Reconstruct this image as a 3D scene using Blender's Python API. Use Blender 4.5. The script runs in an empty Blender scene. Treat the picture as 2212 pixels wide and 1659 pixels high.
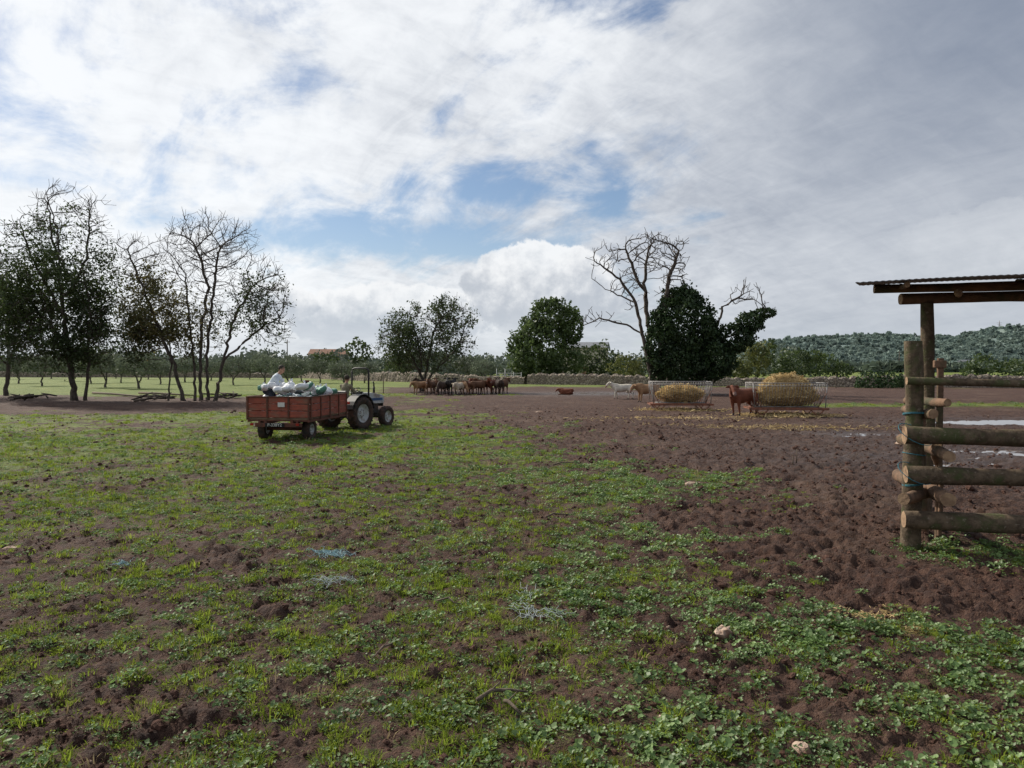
import bpy, math, random
import numpy as np
from mathutils import Vector, Matrix, kdtree
random.seed(7)
RNG = np.random.default_rng(11)
S = bpy.context.scene
EYE = 2.3
F = 1600.0
def sv(px, py, d):
    """surveyed point: sightline + distance -> world metres"""
    return Vector(((px-1106)/F*d, d, EYE-(py-790)/F*d))
def gp(px, py, z=0.0):
    d = EYE*F/(py-790)
    return Vector(((px-1106)/F*d, d, z))

# ------------------------------------------------------------ node helpers
class NT:
    def __init__(s, tree): s.t=tree; s.n=tree.nodes; s.l=tree.links
    def new(s, typ, **kw):
        n=s.n.new(typ)
        for k,v in kw.items(): setattr(n,k,v)
        return n
    def put(s, sock, v):
        if isinstance(v,Ex): v=v.s
        if isinstance(v,bpy.types.NodeSocket): s.l.new(v,sock)
        elif v is not None:
            if hasattr(sock.default_value,'__len__') and not isinstance(v,(int,float)):
                v=tuple(v)
                if len(sock.default_value)==4 and len(v)==3: v=v+(1,)
            sock.default_value=v
    def math(s, op, a, b=None, c=None, clamp=False):
        n=s.new('ShaderNodeMath', operation=op, use_clamp=clamp)
        s.put(n.inputs[0],a)
        if b is not None: s.put(n.inputs[1],b)
        if c is not None: s.put(n.inputs[2],c)
        return Ex(s,n.outputs[0])
    def noise(s, vec=None, scale=5, detail=4, rough=.5, dist=0, out='Fac'):
        n=s.new('ShaderNodeTexNoise')
        if vec is not None: s.put(n.inputs['Vector'],vec)
        n.inputs['Scale'].default_value=scale; n.inputs['Detail'].default_value=detail
        n.inputs['Roughness'].default_value=rough; n.inputs['Distortion'].default_value=dist
        return Ex(s,n.outputs[0] if out=='Fac' else n.outputs[1])
    def vor(s, vec=None, scale=5, out='Distance', feature='F1'):
        n=s.new('ShaderNodeTexVoronoi', feature=feature)
        if vec is not None: s.put(n.inputs['Vector'],vec)
        n.inputs['Scale'].default_value=scale
        return Ex(s,n.outputs[out])
    def mix(s, f, a, b, typ='MIX'):
        n=s.new('ShaderNodeMix', data_type='RGBA', blend_type=typ, clamp_factor=True)
        s.put(n.inputs[0],f); s.put(n.inputs[6],a); s.put(n.inputs[7],b)
        return Ex(s,n.outputs[2])
    def sstep(s, x, a, b, lo=0., hi=1.):
        n=s.new('ShaderNodeMapRange', interpolation_type='SMOOTHSTEP')
        s.put(n.inputs[0],x); n.inputs[1].default_value=a; n.inputs[2].default_value=b
        n.inputs[3].default_value=lo; n.inputs[4].default_value=hi
        return Ex(s,n.outputs[0])
    def comb(s,x,y,z):
        n=s.new('ShaderNodeCombineXYZ')
        for i,v in enumerate((x,y,z)): s.put(n.inputs[i],v)
        return Ex(s,n.outputs[0])
    def sep(s,v):
        n=s.new('ShaderNodeSeparateXYZ'); s.put(n.inputs[0],v)
        return [Ex(s,o) for o in n.outputs]
    def attr(s,name):
        n=s.new('ShaderNodeAttribute', attribute_name=name); return Ex(s,n.outputs['Fac'])
    def pos(s):
        return Ex(s,s.new('ShaderNodeNewGeometry').outputs['Position'])
    def obj(s):
        return Ex(s,s.new('ShaderNodeTexCoord').outputs['Object'])
class Ex:
    def __init__(s,nt,sock): s.nt=nt; s.s=sock
    def __add__(s,o): return s.nt.math('ADD',s,o)
    __radd__=__add__
    def __sub__(s,o): return s.nt.math('SUBTRACT',s,o)
    def __rsub__(s,o): return s.nt.math('SUBTRACT',o,s)
    def __mul__(s,o): return s.nt.math('MULTIPLY',s,o)
    __rmul__=__mul__
    def __truediv__(s,o): return s.nt.math('DIVIDE',s,o)
    def __pow__(s,o): return s.nt.math('POWER',s,o)

MATS={}
def newmat(name):
    m=bpy.data.materials.new(name); m.use_nodes=True
    m.node_tree.nodes.clear(); MATS[name]=m
    nt=NT(m.node_tree)
    out=nt.new('ShaderNodeOutputMaterial')
    return m,nt,out
def pmat(name,c1,c2=None,scale=6,rough=.8,detail=5,bump=.0,metal=0.,spec=.3,stretch=None,bscale=None,lo=.35,hi=.65,dirt=None):
    m,nt,out=newmat(name)
    v=nt.obj()
    if stretch:
        mp=nt.new('ShaderNodeMapping'); nt.put(mp.inputs[0],v); mp.inputs['Scale'].default_value=stretch; v=Ex(nt,mp.outputs[0])
    b=nt.new('ShaderNodeBsdfPrincipled')
    if c2 is None: c2=tuple(x*.7 for x in c1)
    n=nt.noise(v,scale,detail,.6)
    col=nt.mix(nt.sstep(n,lo,hi),c1,c2)
    if dirt:
        d=nt.noise(v,scale*.37,6,.65)
        col=nt.mix(nt.sstep(d,.48,.66,0,.85),col,dirt)
    nt.put(b.inputs['Base Color'],col)
    b.inputs['Roughness'].default_value=rough; b.inputs['Metallic'].default_value=metal
    b.inputs['Specular IOR Level'].default_value=spec
    if bump:
        bn=nt.new('ShaderNodeBump'); bn.inputs['Strength'].default_value=bump; bn.inputs['Distance'].default_value=.05
        nt.put(bn.inputs['Height'],nt.noise(v,bscale or scale*3,5,.6)); nt.l.new(bn.outputs[0],b.inputs['Normal'])
    nt.l.new(b.outputs[0],out.inputs[0])
    return m
def leafmat(name,c1,c2,c3=None,trans=.35,cl=.35,gloss=.03):
    m,nt,out=newmat(name)
    geo=nt.new('ShaderNodeNewGeometry')
    rnd=Ex(nt,geo.outputs['Random Per Island']); oi=Ex(nt,nt.new('ShaderNodeObjectInfo').outputs['Random'])
    col=nt.mix(rnd,c1,c2)
    cn=nt.noise(nt.pos(),cl,3,.6)
    col=nt.mix(nt.sstep(cn,.42,.62,0,.8),col,c3 or tuple(x*.55 for x in c1))
    hs=nt.new('ShaderNodeHueSaturation'); nt.put(hs.inputs['Color'],col); nt.put(hs.inputs['Value'],oi*.6+.7)
    d=nt.new('ShaderNodeBsdfDiffuse'); t=nt.new('ShaderNodeBsdfTranslucent')
    nt.l.new(hs.outputs[0],d.inputs[0])
    tc=nt.mix(.35,Ex(nt,hs.outputs[0]),(.35,.45,.05)); nt.put(t.inputs[0],tc if trans>.4 else Ex(nt,hs.outputs[0]))
    a=nt.new('ShaderNodeMixShader'); a.inputs[0].default_value=trans; nt.l.new(d.outputs[0],a.inputs[1]); nt.l.new(t.outputs[0],a.inputs[2])
    if gloss>0:
        g=nt.new('ShaderNodeBsdfGlossy'); g.inputs['Roughness'].default_value=.5; g.inputs['Color'].default_value=(.8,.8,.8,1)
        b=nt.new('ShaderNodeMixShader'); b.inputs[0].default_value=gloss; nt.l.new(a.outputs[0],b.inputs[1]); nt.l.new(g.outputs[0],b.inputs[2]); a=b
    nt.l.new(a.outputs[0],out.inputs[0])
    return m

# ------------------------------------------------------------ mesh helpers
def link(o,parent=None):
    S.collection.objects.link(o)
    if parent is not None: o.parent=parent
    return o
def empty(name,loc=(0,0,0),rz=0.,parent=None,scale=1.):
    o=bpy.data.objects.new(name,None); o.location=loc; o.rotation_euler=(0,0,rz); o.scale=(scale,)*3
    return link(o,parent)
def npmesh(name,V,Fc,mats,smooth=False,midx=None):
    V=np.asarray(V,dtype=np.float32); Fc=np.asarray(Fc,dtype=np.int32)
    me=bpy.data.meshes.new(name); k=Fc.shape[1]
    me.vertices.add(len(V)); me.vertices.foreach_set('co',V.ravel())
    me.loops.add(Fc.size); me.loops.foreach_set('vertex_index',Fc.ravel())
    me.polygons.add(len(Fc)); me.polygons.foreach_set('loop_start',np.arange(0,Fc.size,k,dtype=np.int32))
    me.polygons.foreach_set('loop_total',np.full(len(Fc),k,dtype=np.int32))
    if smooth: me.polygons.foreach_set('use_smooth',np.ones(len(Fc),dtype=bool))
    for m in (mats if isinstance(mats,list) else [mats]): me.materials.append(m)
    if midx is not None: me.polygons.foreach_set('material_index',np.asarray(midx,dtype=np.int32))
    me.update(calc_edges=True); me.validate()
    return me
class G:
    """accumulates geometry with material slots"""
    def __init__(s): s.v=[]; s.f=[]; s.m=[]; s.mats=[]; s.sm=[]
    def mi(s,mat):
        if mat not in s.mats: s.mats.append(mat)
        return s.mats.index(mat)
    def add(s,vs,fs,mat,smooth=False):
        b=len(s.v); s.v+= [tuple(v) for v in vs]; i=s.mi(mat)
        for f in fs: s.f.append(tuple(b+j for j in f)); s.m.append(i); s.sm.append(smooth)
    def box(s,c,sz,mat,R=None,bev=.0,taper=1.):
        c=Vector(c); x,y,z=[q/2 for q in sz]
        if bev>0:
            b=min(bev,x*.9,y*.9,z*.9); vs=[];
            for sx in(-1,1):
                for sy in(-1,1):
                    for sz_ in(-1,1):
                        vs+= [(sx*x,sy*(y-b),sz_*(z-b)),(sx*(x-b),sy*y,sz_*(z-b)),(sx*(x-b),sy*(y-b),sz_*z)]
            import bmesh
            bm=bmesh.new()
            for v in vs: bm.verts.new(v)
            bmesh.ops.convex_hull(bm,input=bm.verts)
            bm.verts.index_update()
            vs=[v.co.copy() for v in bm.verts]; fs=[[v.index for v in f.verts] for f in bm.faces]; bm.free()
        else:
            vs=[Vector((a*x,b_*y,c_*z)) for a in(-1,1) for b_ in(-1,1) for c_ in(-1,1)]
            fs=[(0,1,3,2),(4,6,7,5),(0,4,5,1),(2,3,7,6),(0,2,6,4),(1,5,7,3)]
        vs=[Vector(v) for v in vs]
        if R is not None: vs=[R@v for v in vs]
        s.add([v+c for v in vs],fs,mat)
    def tube(s,pts,rad,mat,n=8,cap=True,ell=None,smooth=True,ref=None):
        pts=[Vector(p) for p in pts]; N=len(pts)
        if not hasattr(rad,'__len__'): rad=[rad]*N
        vs=[];fs=[]
        for i,p in enumerate(pts):
            t=(pts[min(i+1,N-1)]-pts[max(i-1,0)]).normalized()
            rf=Vector(ref) if ref else (Vector((0,0,1)) if abs(t.z)<.9 else Vector((1,0,0)))
            sd=t.cross(rf).normalized(); up=sd.cross(t)
            r=rad[i]; ra,rb=(r if hasattr(r,'__len__') else (r,r))
            for k in range(n):
                a=2*math.pi*k/n; vs.append(p+sd*(ra*math.cos(a))+up*(rb*math.sin(a)))
        for i in range(N-1):
            for k in range(n):
                fs.append((i*n+k,i*n+(k+1)%n,(i+1)*n+(k+1)%n,(i+1)*n+k))
        if cap: fs.append(tuple(range(n))[::-1]); fs.append(tuple((N-1)*n+k for k in range(n)))
        s.add(vs,fs,mat,smooth)
    def ball(s,c,r,mat,n=10,R=None,jit=0,seed=0):
        c=Vector(c); rx,ry,rz=(r if hasattr(r,'__len__') else (r,r,r)); vs=[];fs=[]; m=n//2+1
        rr=random.Random(seed)
        for i in range(m+1):
            th=math.pi*i/m
            for k in range(n):
                ph=2*math.pi*k/n; j=1+rr.uniform(-jit,jit)
                v=Vector((rx*math.sin(th)*math.cos(ph),ry*math.sin(th)*math.sin(ph),rz*math.cos(th)))*j
                if R is not None: v=R@v
                vs.append(c+v)
        for i in range(m):
            for k in range(n):
                fs.append((i*n+k,(i+1)*n+k,(i+1)*n+(k+1)%n,i*n+(k+1)%n))
        s.add(vs,fs,mat,True)
    def lathe(s,prof,mat,c=(0,0,0),n=28,axis='x'):
        vs=[];fs=[];c=Vector(c)
        for (r,x) in prof:
            for k in range(n):
                a=2*math.pi*k/n
                v=Vector((x,r*math.cos(a),r*math.sin(a))) if axis=='x' else Vector((r*math.cos(a),r*math.sin(a),x))
                vs.append(c+v)
        for i in range(len(prof)-1):
            for k in range(n): fs.append((i*n+k,i*n+(k+1)%n,(i+1)*n+(k+1)%n,(i+1)*n+k))
        s.add(vs,fs,mat,True)
    def mesh(s,name):
        me=bpy.data.meshes.new(name); me.from_pydata(s.v,[],s.f)
        for m in s.mats: me.materials.append(m)
        me.polygons.foreach_set('material_index',s.m); me.polygons.foreach_set('use_smooth',s.sm)
        me.update(); return me
    def obj(s,name,parent=None,loc=(0,0,0),rz=0.):
        o=bpy.data.objects.new(name,s.mesh(name)); o.location=loc; o.rotation_euler=(0,0,rz)
        return link(o,parent)
def fuse(g,name,voxel,smooth=4):
    src=g.mesh(name+'_src'); o=bpy.data.objects.new(name+'_src',src); S.collection.objects.link(o)
    r=o.modifiers.new('r','REMESH'); r.mode='VOXEL'; r.voxel_size=voxel
    sm=o.modifiers.new('s','SMOOTH'); sm.iterations=smooth; sm.factor=.5
    dg=bpy.context.evaluated_depsgraph_get(); me=bpy.data.meshes.new_from_object(o.evaluated_get(dg)); me.name=name
    kd=kdtree.KDTree(len(src.polygons))
    for p in src.polygons: kd.insert(p.center,p.index)
    kd.balance()
    me.materials.clear()
    for m in g.mats: me.materials.append(m)
    for p in me.polygons:
        best=kd.find(p.center)[1]; p.material_index=src.polygons[best].material_index; p.use_smooth=True
    bpy.data.objects.remove(o); bpy.data.meshes.remove(src)
    return me

# ------------------------------------------------------------ numpy noise
def h2(ix,iy,s): 
    v=np.sin(ix*127.1+iy*311.7+s*74.7)*43758.5453
    return v-np.floor(v)
def vn(x,y,s=0):
    ix=np.floor(x);iy=np.floor(y);fx=x-ix;fy=y-iy
    fx=fx*fx*(3-2*fx);fy=fy*fy*(3-2*fy)
    a=h2(ix,iy,s);b=h2(ix+1,iy,s);c=h2(ix,iy+1,s);d=h2(ix+1,iy+1,s)
    return a*(1-fx)*(1-fy)+b*fx*(1-fy)+c*(1-fx)*fy+d*fx*fy
def fbm(x,y,s=0,o=4):
    t=0;a=.5;n=0
    for i in range(o):
        t=t+a*vn(x,y,s+i*3); n+=a; a*=.5; x=x*2.03+17.3; y=y*2.03-9.1
    return t/n
def ss(x,a,b):
    t=np.clip((x-a)/(b-a),0,1); return t*t*(3-2*t)

# ------------------------------------------------------------ ground map
PUD=[(23.2,30.2,6.2,1.7,0),(13.4,19.3,2.6,1.5,1),(6.9,61,5.5,3.0,1),(17.5,23.5,3.0,1.2,1),(11.6,25.0,1.6,.8,1),(10.5,17.5,1.0,.5,1)]
XB_Y=[790,830,845,860,880,900,930,960,1000,1050,1100,1150,1200,1260,1320,1360,1400,1500,3000]
XB_X=[3000,3000,1250,830,860,1050,1150,1290,1430,1560,1560,1580,1650,1750,1930,2230,2700,3500,6000]
def cover(X,Y):
    Yc=np.maximum(Y,.4)
    px=1106+F*X/Yc; py=790+EYE*F/Yc
    w1=fbm(X*.35+3,Y*.35,5)-.5; w2=fbm(X*1.3,Y*1.3,9)-.5; w3=fbm(X*4.5,Y*4.5,13)-.5
    xb=np.interp(py,XB_Y,XB_X)
    front=ss(xb-px+w1*420+w2*420+w3*260,-150,230)
    base=.76+.75*w1+1.35*w2+1.3*w3
    base=base-.20*ss(py,1300,1560)*ss(900-px,0,500)+.14*ss(px,1200,1600)*ss(py,1330,1420)
    base=base-.35*np.exp(-((py-925)/22)**2)*ss(w1,-.1,.1)
    c=np.clip(base,0,1.1)*front
    wb=w1*16
    band=ss(py+wb,852,862)*ss(898-py-wb,0,9)*ss(900-px+w2*100,0,120)
    c=c*(1-.93*band)
    back=ss(858-py-wb,0,7)
    lawn=ss(840-px+w1*120,-60,80)
    gb=lawn*.98+(1-lawn)*(ss(840-py+w1*20,0,6)*.8+.25*ss(w2,0,.15))
    gb=gb*(1-.85*ss(px,1480,1650)*ss(py,836,842))
    c=c*(1-back)+gb*back
    st=ss(px+w1*300,1600,1800)*np.exp(-((py-876-w1*10)/7)**2)*.7
    c=np.maximum(c,st)
    pg=np.exp(-((X-5.6)/.9)**2-((Y-8.9)/.8)**2)*1.2+np.exp(-((X-6.6)/1.1)**2-((Y-9.0)/.5)**2)
    c=np.maximum(c,np.clip(pg,0,1)*(.7+w3))
    for (x0,y0,a,b,k) in PUD: c=c*(1-.9*np.exp(-(((X-x0)/(a*1.3))**2+((Y-y0)/(b*1.6))**2)**2))
    return np.clip(c,0,1)
def height(X,Y,c=None):
    if c is None: c=cover(X,Y)
    d=np.hypot(X,Y); fd=1/(1+(d/45)**2)
    z=.10*(fbm(X*.16,Y*.16,31)-.5)
    z=z+.22*np.exp(-((X-3.2)/3.2)**2-((Y-26.5)/2.2)**2)
    rough=(.50+.95*(1-c))*fd
    r=1-np.abs(fbm(X*2.1,Y*2.1,41)*2-1)
    z=z+rough*(.10*(fbm(X*1.7,Y*1.7,51)-.5)+.05*(r-.6)+.10*(fbm(X*6,Y*6,61,3)-.5)+.10*(fbm(X*15,Y*15,71,3)-.5))
    z=z-.055*fd*ss(1-c,.35,.8)*ss(vn(X*4.2+3,Y*4.2,83),.62,.85)
    for (x0,y0,a,b,k) in PUD:
        q=np.exp(-(((X-x0)/a)**2+((Y-y0)/b)**2)**2)
        if k==0: z=z*(1-.8*q)-.16*q
        else: z=z*(1-.3*q)-.035*q+ .10*q*(fbm(X*1.1,Y*2.2,81)-.5)
    return z*ss(400-d,0,250)
# ------------------------------------------------------------ WORLD
SAZ=math.radians(-47); SEL=math.radians(38)
W=bpy.data.worlds.new("World"); S.world=W; W.use_nodes=True
W.node_tree.nodes.clear(); nt=NT(W.node_tree)
out=nt.new('ShaderNodeOutputWorld'); bg=nt.new('ShaderNodeBackground'); nt.l.new(bg.outputs[0],out.inputs[0])
sky=nt.new('ShaderNodeTexSky',sky_type='NISHITA'); sky.sun_disc=False; sky.sun_elevation=SEL; sky.sun_rotation=SAZ
sky.air_density=1.0; sky.dust_density=.4; sky.ozone_density=2.0
tc=nt.new('ShaderNodeTexCoord'); D=Ex(nt,tc.outputs['Generated']); x,y,z=nt.sep(D)
az=nt.math('ARCTAN2',x,y); el=nt.math('ARCSINE',z)
zz=nt.math('MAXIMUM',z,0.)+.26
PX=x/zz; PY=y/zz
P=nt.comb(PX,PY,0)
n1=nt.noise(P,1.15,10,.58,.3)
rx=PX*.83+PY*.56; ry=PY*.83-PX*.56
n2=nt.noise(nt.comb(rx*3.2,ry*1.6,3.7),1.3,9,.62,.6)
n3=nt.noise(nt.comb(rx*1.6,ry*1.15,8.1),1.25,12,.62,.35)
n4=nt.noise(nt.comb(rx*4.6,ry*2.0,1.1),2.4,9,.64,.9)
n5=nt.noise(nt.comb(rx*2.6,ry*6.5,4.4),2.0,8,.6,.7)
nf=nt.noise(nt.comb(az*1.0,el*1.6,2.),8.5,10,.62,.3)
def gauss(a0,e0,sa,se):
    q=((az-a0)/sa)*((az-a0)/sa)+((el-e0)/se)*((el-e0)/se)
    return nt.math('EXPONENT',q*-1)
cov=n1*.34+n2*.36+nf*.30
cov=cov-gauss(-.17,.160,.24,.032)*.15-gauss(-.02,.23,.10,.03)*.10-gauss(.12,.235,.05,.04)*.11-gauss(.10,.45,.12,.04)*.11-gauss(-.32,.45,.09,.035)*.09-gauss(-.62,.205,.14,.018)*.10-gauss(.28,.49,.10,.03)*.09-gauss(.03,.34,.06,.03)*.06
cov=cov+nt.sstep(az,.18,.45)*.16+.018+nt.sstep(el,.26,.40)*.024
mask=nt.sstep(cov,.385,.53)
cd=x*math.sin(SAZ)*math.cos(SEL)+y*math.cos(SAZ)*math.cos(SEL)+z*math.sin(SEL)
R_=nt.sstep(az,.0,.48)
b=.52+nt.sstep(cd,.50,1.0)*.46-R_*.19-nt.sstep(az,.28,.62)*nt.sstep(el,.12,.42)*.20
b=b+((n3-.5)*.95+(nf-.5)*.40+(n4-.5)*.50+(n5-.5)*.45)*(1.-R_*.66)+gauss(.52,.13,.2,.07)*.16
b=b+gauss(-.45,.10,.5,.06)*.12-gauss(-.40,.37,.13,.05)*.16
wisp=nt.sstep(b,-.05,1.05)
ccol=nt.mix(wisp,(.23,.27,.35),(.92,.94,.96))
skyc=nt.mix(1.,Ex(nt,sky.outputs[0]),(.084,.084,.086),'MULTIPLY')
skyc=nt.mix(nt.sstep(el,.22,.0,0,.5),skyc,(.48,.57,.68))
col=nt.mix(mask*.95,skyc,ccol)
pn=nt.noise(nt.comb(az,el,1.),13,8,.6,.15)-.5
pn2=nt.noise(nt.comb(az,el,5.),42,5,.6,.1)-.5
def cum(a0,e0,ra,re,col,strength=1.,dark=(.45,.50,.57),lite=(.90,.91,.92)):
    q=((az-a0)/ra)*((az-a0)/ra)+((el-e0)/re)*((el-e0)/re)+pn*1.9+pn2*.8
    m=nt.sstep(q,1.10,.90)*nt.sstep(el,e0-re*1.5,e0-re*.2)
    t=nt.sstep((el-e0)/re+pn*2.8+pn2*2.2,-.7,1.0)
    return nt.mix(m*strength,col,nt.mix(t,dark,lite))
col=cum(-.165,.066,.15,.042,col,.85)
col=cum(-.30,.082,.05,.022,col,.75)
col=cum(.045,.100,.105,.066,col,.92,(.48,.52,.58))
col=cum(.60,.125,.14,.055,col,.30,(.42,.46,.51),(.62,.65,.69))
hz=nt.sstep(el,.10,.0,0,.6)
col=nt.mix(hz,col,(.60,.65,.70))
col=nt.mix(nt.sstep(z,0.,-.05),col,(.12,.10,.07))
nt.put(bg.inputs[0],col); bg.inputs[1].default_value=1.06
try:
    W.cycles.sampling_method='MANUAL'; W.cycles.sample_map_resolution=512
except Exception: pass

L=bpy.data.lights.new('sun','SUN'); L.energy=4.9; L.angle=math.radians(1.2); L.color=(1,.93,.82)
lo=bpy.data.objects.new('sun',L); link(lo)
sd=Vector((math.sin(SAZ)*math.cos(SEL),math.cos(SAZ)*math.cos(SEL),math.sin(SEL)))
lo.rotation_euler=sd.to_track_quat('Z','Y').to_euler(); lo.location=sd*60

cam=bpy.data.cameras.new('camera'); co=bpy.data.objects.new('camera',cam); link(co)
cam.sensor_width=36; cam.lens=36*F/2212; cam.clip_end=20000; cam.clip_start=.05
co.location=(0,0,EYE); co.rotation_euler=(math.radians(90)-math.atan(39.5/F),0,0); S.camera=co
S.view_settings.view_transform='Standard'; S.view_settings.look='None'; S.view_settings.exposure=0

# ------------------------------------------------------------ GROUND
m,nt,out=newmat('soil_and_grass')
pos=nt.pos(); b=nt.new('ShaderNodeBsdfPrincipled')
cv=nt.attr('cover'); gt=nt.attr('tint'); wet=nt.attr('wet')
nA=nt.noise(pos,1.1,6,.62); nB=nt.noise(pos,9,6,.65); nC=nt.noise(pos,45,4,.6)
soil=nt.mix(nt.sstep(nA,.35,.68),(.074,.034,.022),(.122,.066,.044))
soil=nt.mix(nt.sstep(nB,.40,.60,0,.85),soil,(.032,.0145,.0105))
soil=nt.mix(nt.sstep(nC,.54,.70,0,.6),soil,(.19,.115,.080))
soil=nt.mix(nt.sstep(nt.noise(pos,.25,5,.6),.5,.7,0,.5),soil,(.15,.097,.068))
grass=nt.mix(nt.sstep(nB,.35,.65),(.155,.200,.032),(.085,.122,.020))
grass=nt.mix(nt.sstep(nt.noise(pos,.35,4,.6),.45,.7,0,.7),grass,(.21,.225,.05))
gm=nt.sstep(gt+(nB-.5)*1.0+(nC-.5)*.7+(nt.noise(pos,2.6,5,.6)-.5)*.8,.36,.68)
colr=nt.mix(gm,soil,grass)
colr=nt.mix(wet*.65,colr,(.033,.017,.012))
nt.put(b.inputs['Base Color'],colr)
nt.put(b.inputs['Roughness'],.86-wet*.5); b.inputs['Specular IOR Level'].default_value=.3
bn=nt.new('ShaderNodeBump'); bn.inputs['Strength'].default_value=1.; bn.inputs['Distance'].default_value=.12
nt.put(bn.inputs['Height'],nB*.6+nC*.42+nt.noise(pos,110,3,.6)*.16); nt.l.new(bn.outputs[0],b.inputs['Normal'])
nt.l.new(b.outputs[0],out.inputs[0]); M_soil=m
dense=np.radians(np.arange(-41,41.01,.20)); coarse=np.radians(np.arange(44,317,4.)); ang=np.concatenate([dense,coarse])
rad=np.concatenate([[.05,.6,1.2,1.8,2.3,2.8,3.2],3.5*np.exp(np.arange(0,math.log(120/3.5),.006)),120*np.exp(np.arange(.02,math.log(9000/120),.035))])
A_,R2=np.meshgrid(ang,rad); X=R2*np.sin(A_); Y=R2*np.cos(A_)
C=cover(X,Y); front=(Y>.5); C=np.where(front,C,.6*fbm(X,Y,5))
Z=height(X,Y,C)
nr,na=X.shape; idx=np.arange(nr*na).reshape(nr,na); nx=np.roll(idx,-1,axis=1)
Fq=np.stack([idx[:-1],idx[1:],nx[1:],nx[:-1]],-1).reshape(-1,4)
me=npmesh('ground',np.stack([X,Y,Z],-1).reshape(-1,3),Fq,M_soil,True)
Dd=np.hypot(X,Y)
T=C*(.38+.57*ss(Dd,7,32))
WT=np.zeros_like(X)
for (x0,y0,a,b_,k) in PUD: WT=np.maximum(WT,np.exp(-(((X-x0)/(a*1.5))**2+((Y-y0)/(b_*1.8))**2)))
WT=np.maximum(WT,.75*np.exp(-(((X-11)/6)**2+((Y-19)/6)**2))*(.4+fbm(X,Y,77)))
for nm,arr in (('cover',C),('tint',T),('wet',np.clip(WT,0,1))):
    at=me.attributes.new(nm,'FLOAT','POINT'); at.data.foreach_set('value',arr.astype(np.float32).ravel())
link(bpy.data.objects.new('ground',me))
def gzh(x,y): return float(height(np.array([float(x)]),np.array([float(y)]))[0])

# water
m,nt,out=newmat('puddle_water'); b=nt.new('ShaderNodeBsdfPrincipled'); b.inputs['Base Color'].default_value=(.16,.13,.11,1)
b.inputs['Roughness'].default_value=.04; b.inputs['IOR'].default_value=1.33; b.inputs['Specular IOR Level'].default_value=1.
bn=nt.new('ShaderNodeBump'); bn.inputs['Strength'].default_value=.03; nt.put(bn.inputs['Height'],nt.noise(nt.pos(),3,2,.5)); nt.l.new(bn.outputs[0],b.inputs['Normal'])
nt.l.new(b.outputs[0],out.inputs[0]); M_water=m
for i,(x0,y0,a,b_,k) in enumerate(PUD):
    g=G(); n=48
    hs_=height(x0+RNG.uniform(-a,a,400)*.6,y0+RNG.uniform(-b_,b_,400)*.6)
    zz_=-.035 if i==0 else float(np.percentile(hs_,42))
    g.add([(a*.98*math.cos(t*2*math.pi/n)*(1+.06*math.sin(5*t)),b_*.98*math.sin(t*2*math.pi/n),0) for t in range(n)],[tuple(range(n))],M_water)
    g.obj('puddle',loc=(x0,y0,zz_))

# ------------------------------------------------------------ scatter
def scatter(name,srcs,P,rot,scl,idx):
    col=bpy.data.collections.new(name+'_pieces')
    me=bpy.data.meshes.new(name); me.vertices.add(len(P)); me.vertices.foreach_set('co',np.asarray(P,np.float32).ravel())
    a=me.attributes.new('rot','FLOAT_VECTOR','POINT'); a.data.foreach_set('vector',np.asarray(rot,np.float32).ravel())
    a=me.attributes.new('scl','FLOAT','POINT'); a.data.foreach_set('value',np.asarray(scl,np.float32))
    a=me.attributes.new('pick','INT','POINT'); a.data.foreach_set('value',np.asarray(idx,np.int32))
    o=bpy.data.objects.new(name,me); link(o)
    for i,mesh in enumerate(srcs):
        so=bpy.data.objects.new('piece_%02d_'%i+name,mesh); so.parent=o; col.objects.link(so)
    ng=bpy.data.node_groups.new(name,'GeometryNodeTree')
    ng.interface.new_socket('Geometry',in_out='INPUT',socket_type='NodeSocketGeometry')
    ng.interface.new_socket('Geometry',in_out='OUTPUT',socket_type='NodeSocketGeometry')
    N=ng.nodes; gi=N.new('NodeGroupInput'); go=N.new('NodeGroupOutput'); ip=N.new('GeometryNodeInstanceOnPoints')
    ci=N.new('GeometryNodeCollectionInfo'); ci.inputs['Collection'].default_value=col
    ci.inputs['Separate Children'].default_value=True; ci.inputs['Reset Children'].default_value=True
    def na_(nm,t):
        n=N.new('GeometryNodeInputNamedAttribute'); n.data_type=t; n.inputs[0].default_value=nm; return n
    r=na_('rot','FLOAT_VECTOR'); s_=na_('scl','FLOAT'); p=na_('pick','INT'); er=N.new('FunctionNodeEulerToRotation')
    Lk=ng.links
    Lk.new(gi.outputs[0],ip.inputs['Points']); Lk.new(ci.outputs[0],ip.inputs['Instance']); ip.inputs['Pick Instance'].default_value=True
    Lk.new(p.outputs[0],ip.inputs['Instance Index']); Lk.new(r.outputs[0],er.inputs[0]); Lk.new(er.outputs[0],ip.inputs['Rotation'])
    Lk.new(s_.outputs[0],ip.inputs['Scale']); Lk.new(ip.outputs[0],go.inputs[0])
    md=o.modifiers.new('scatter','NODES'); md.node_group=ng
    return o

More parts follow.
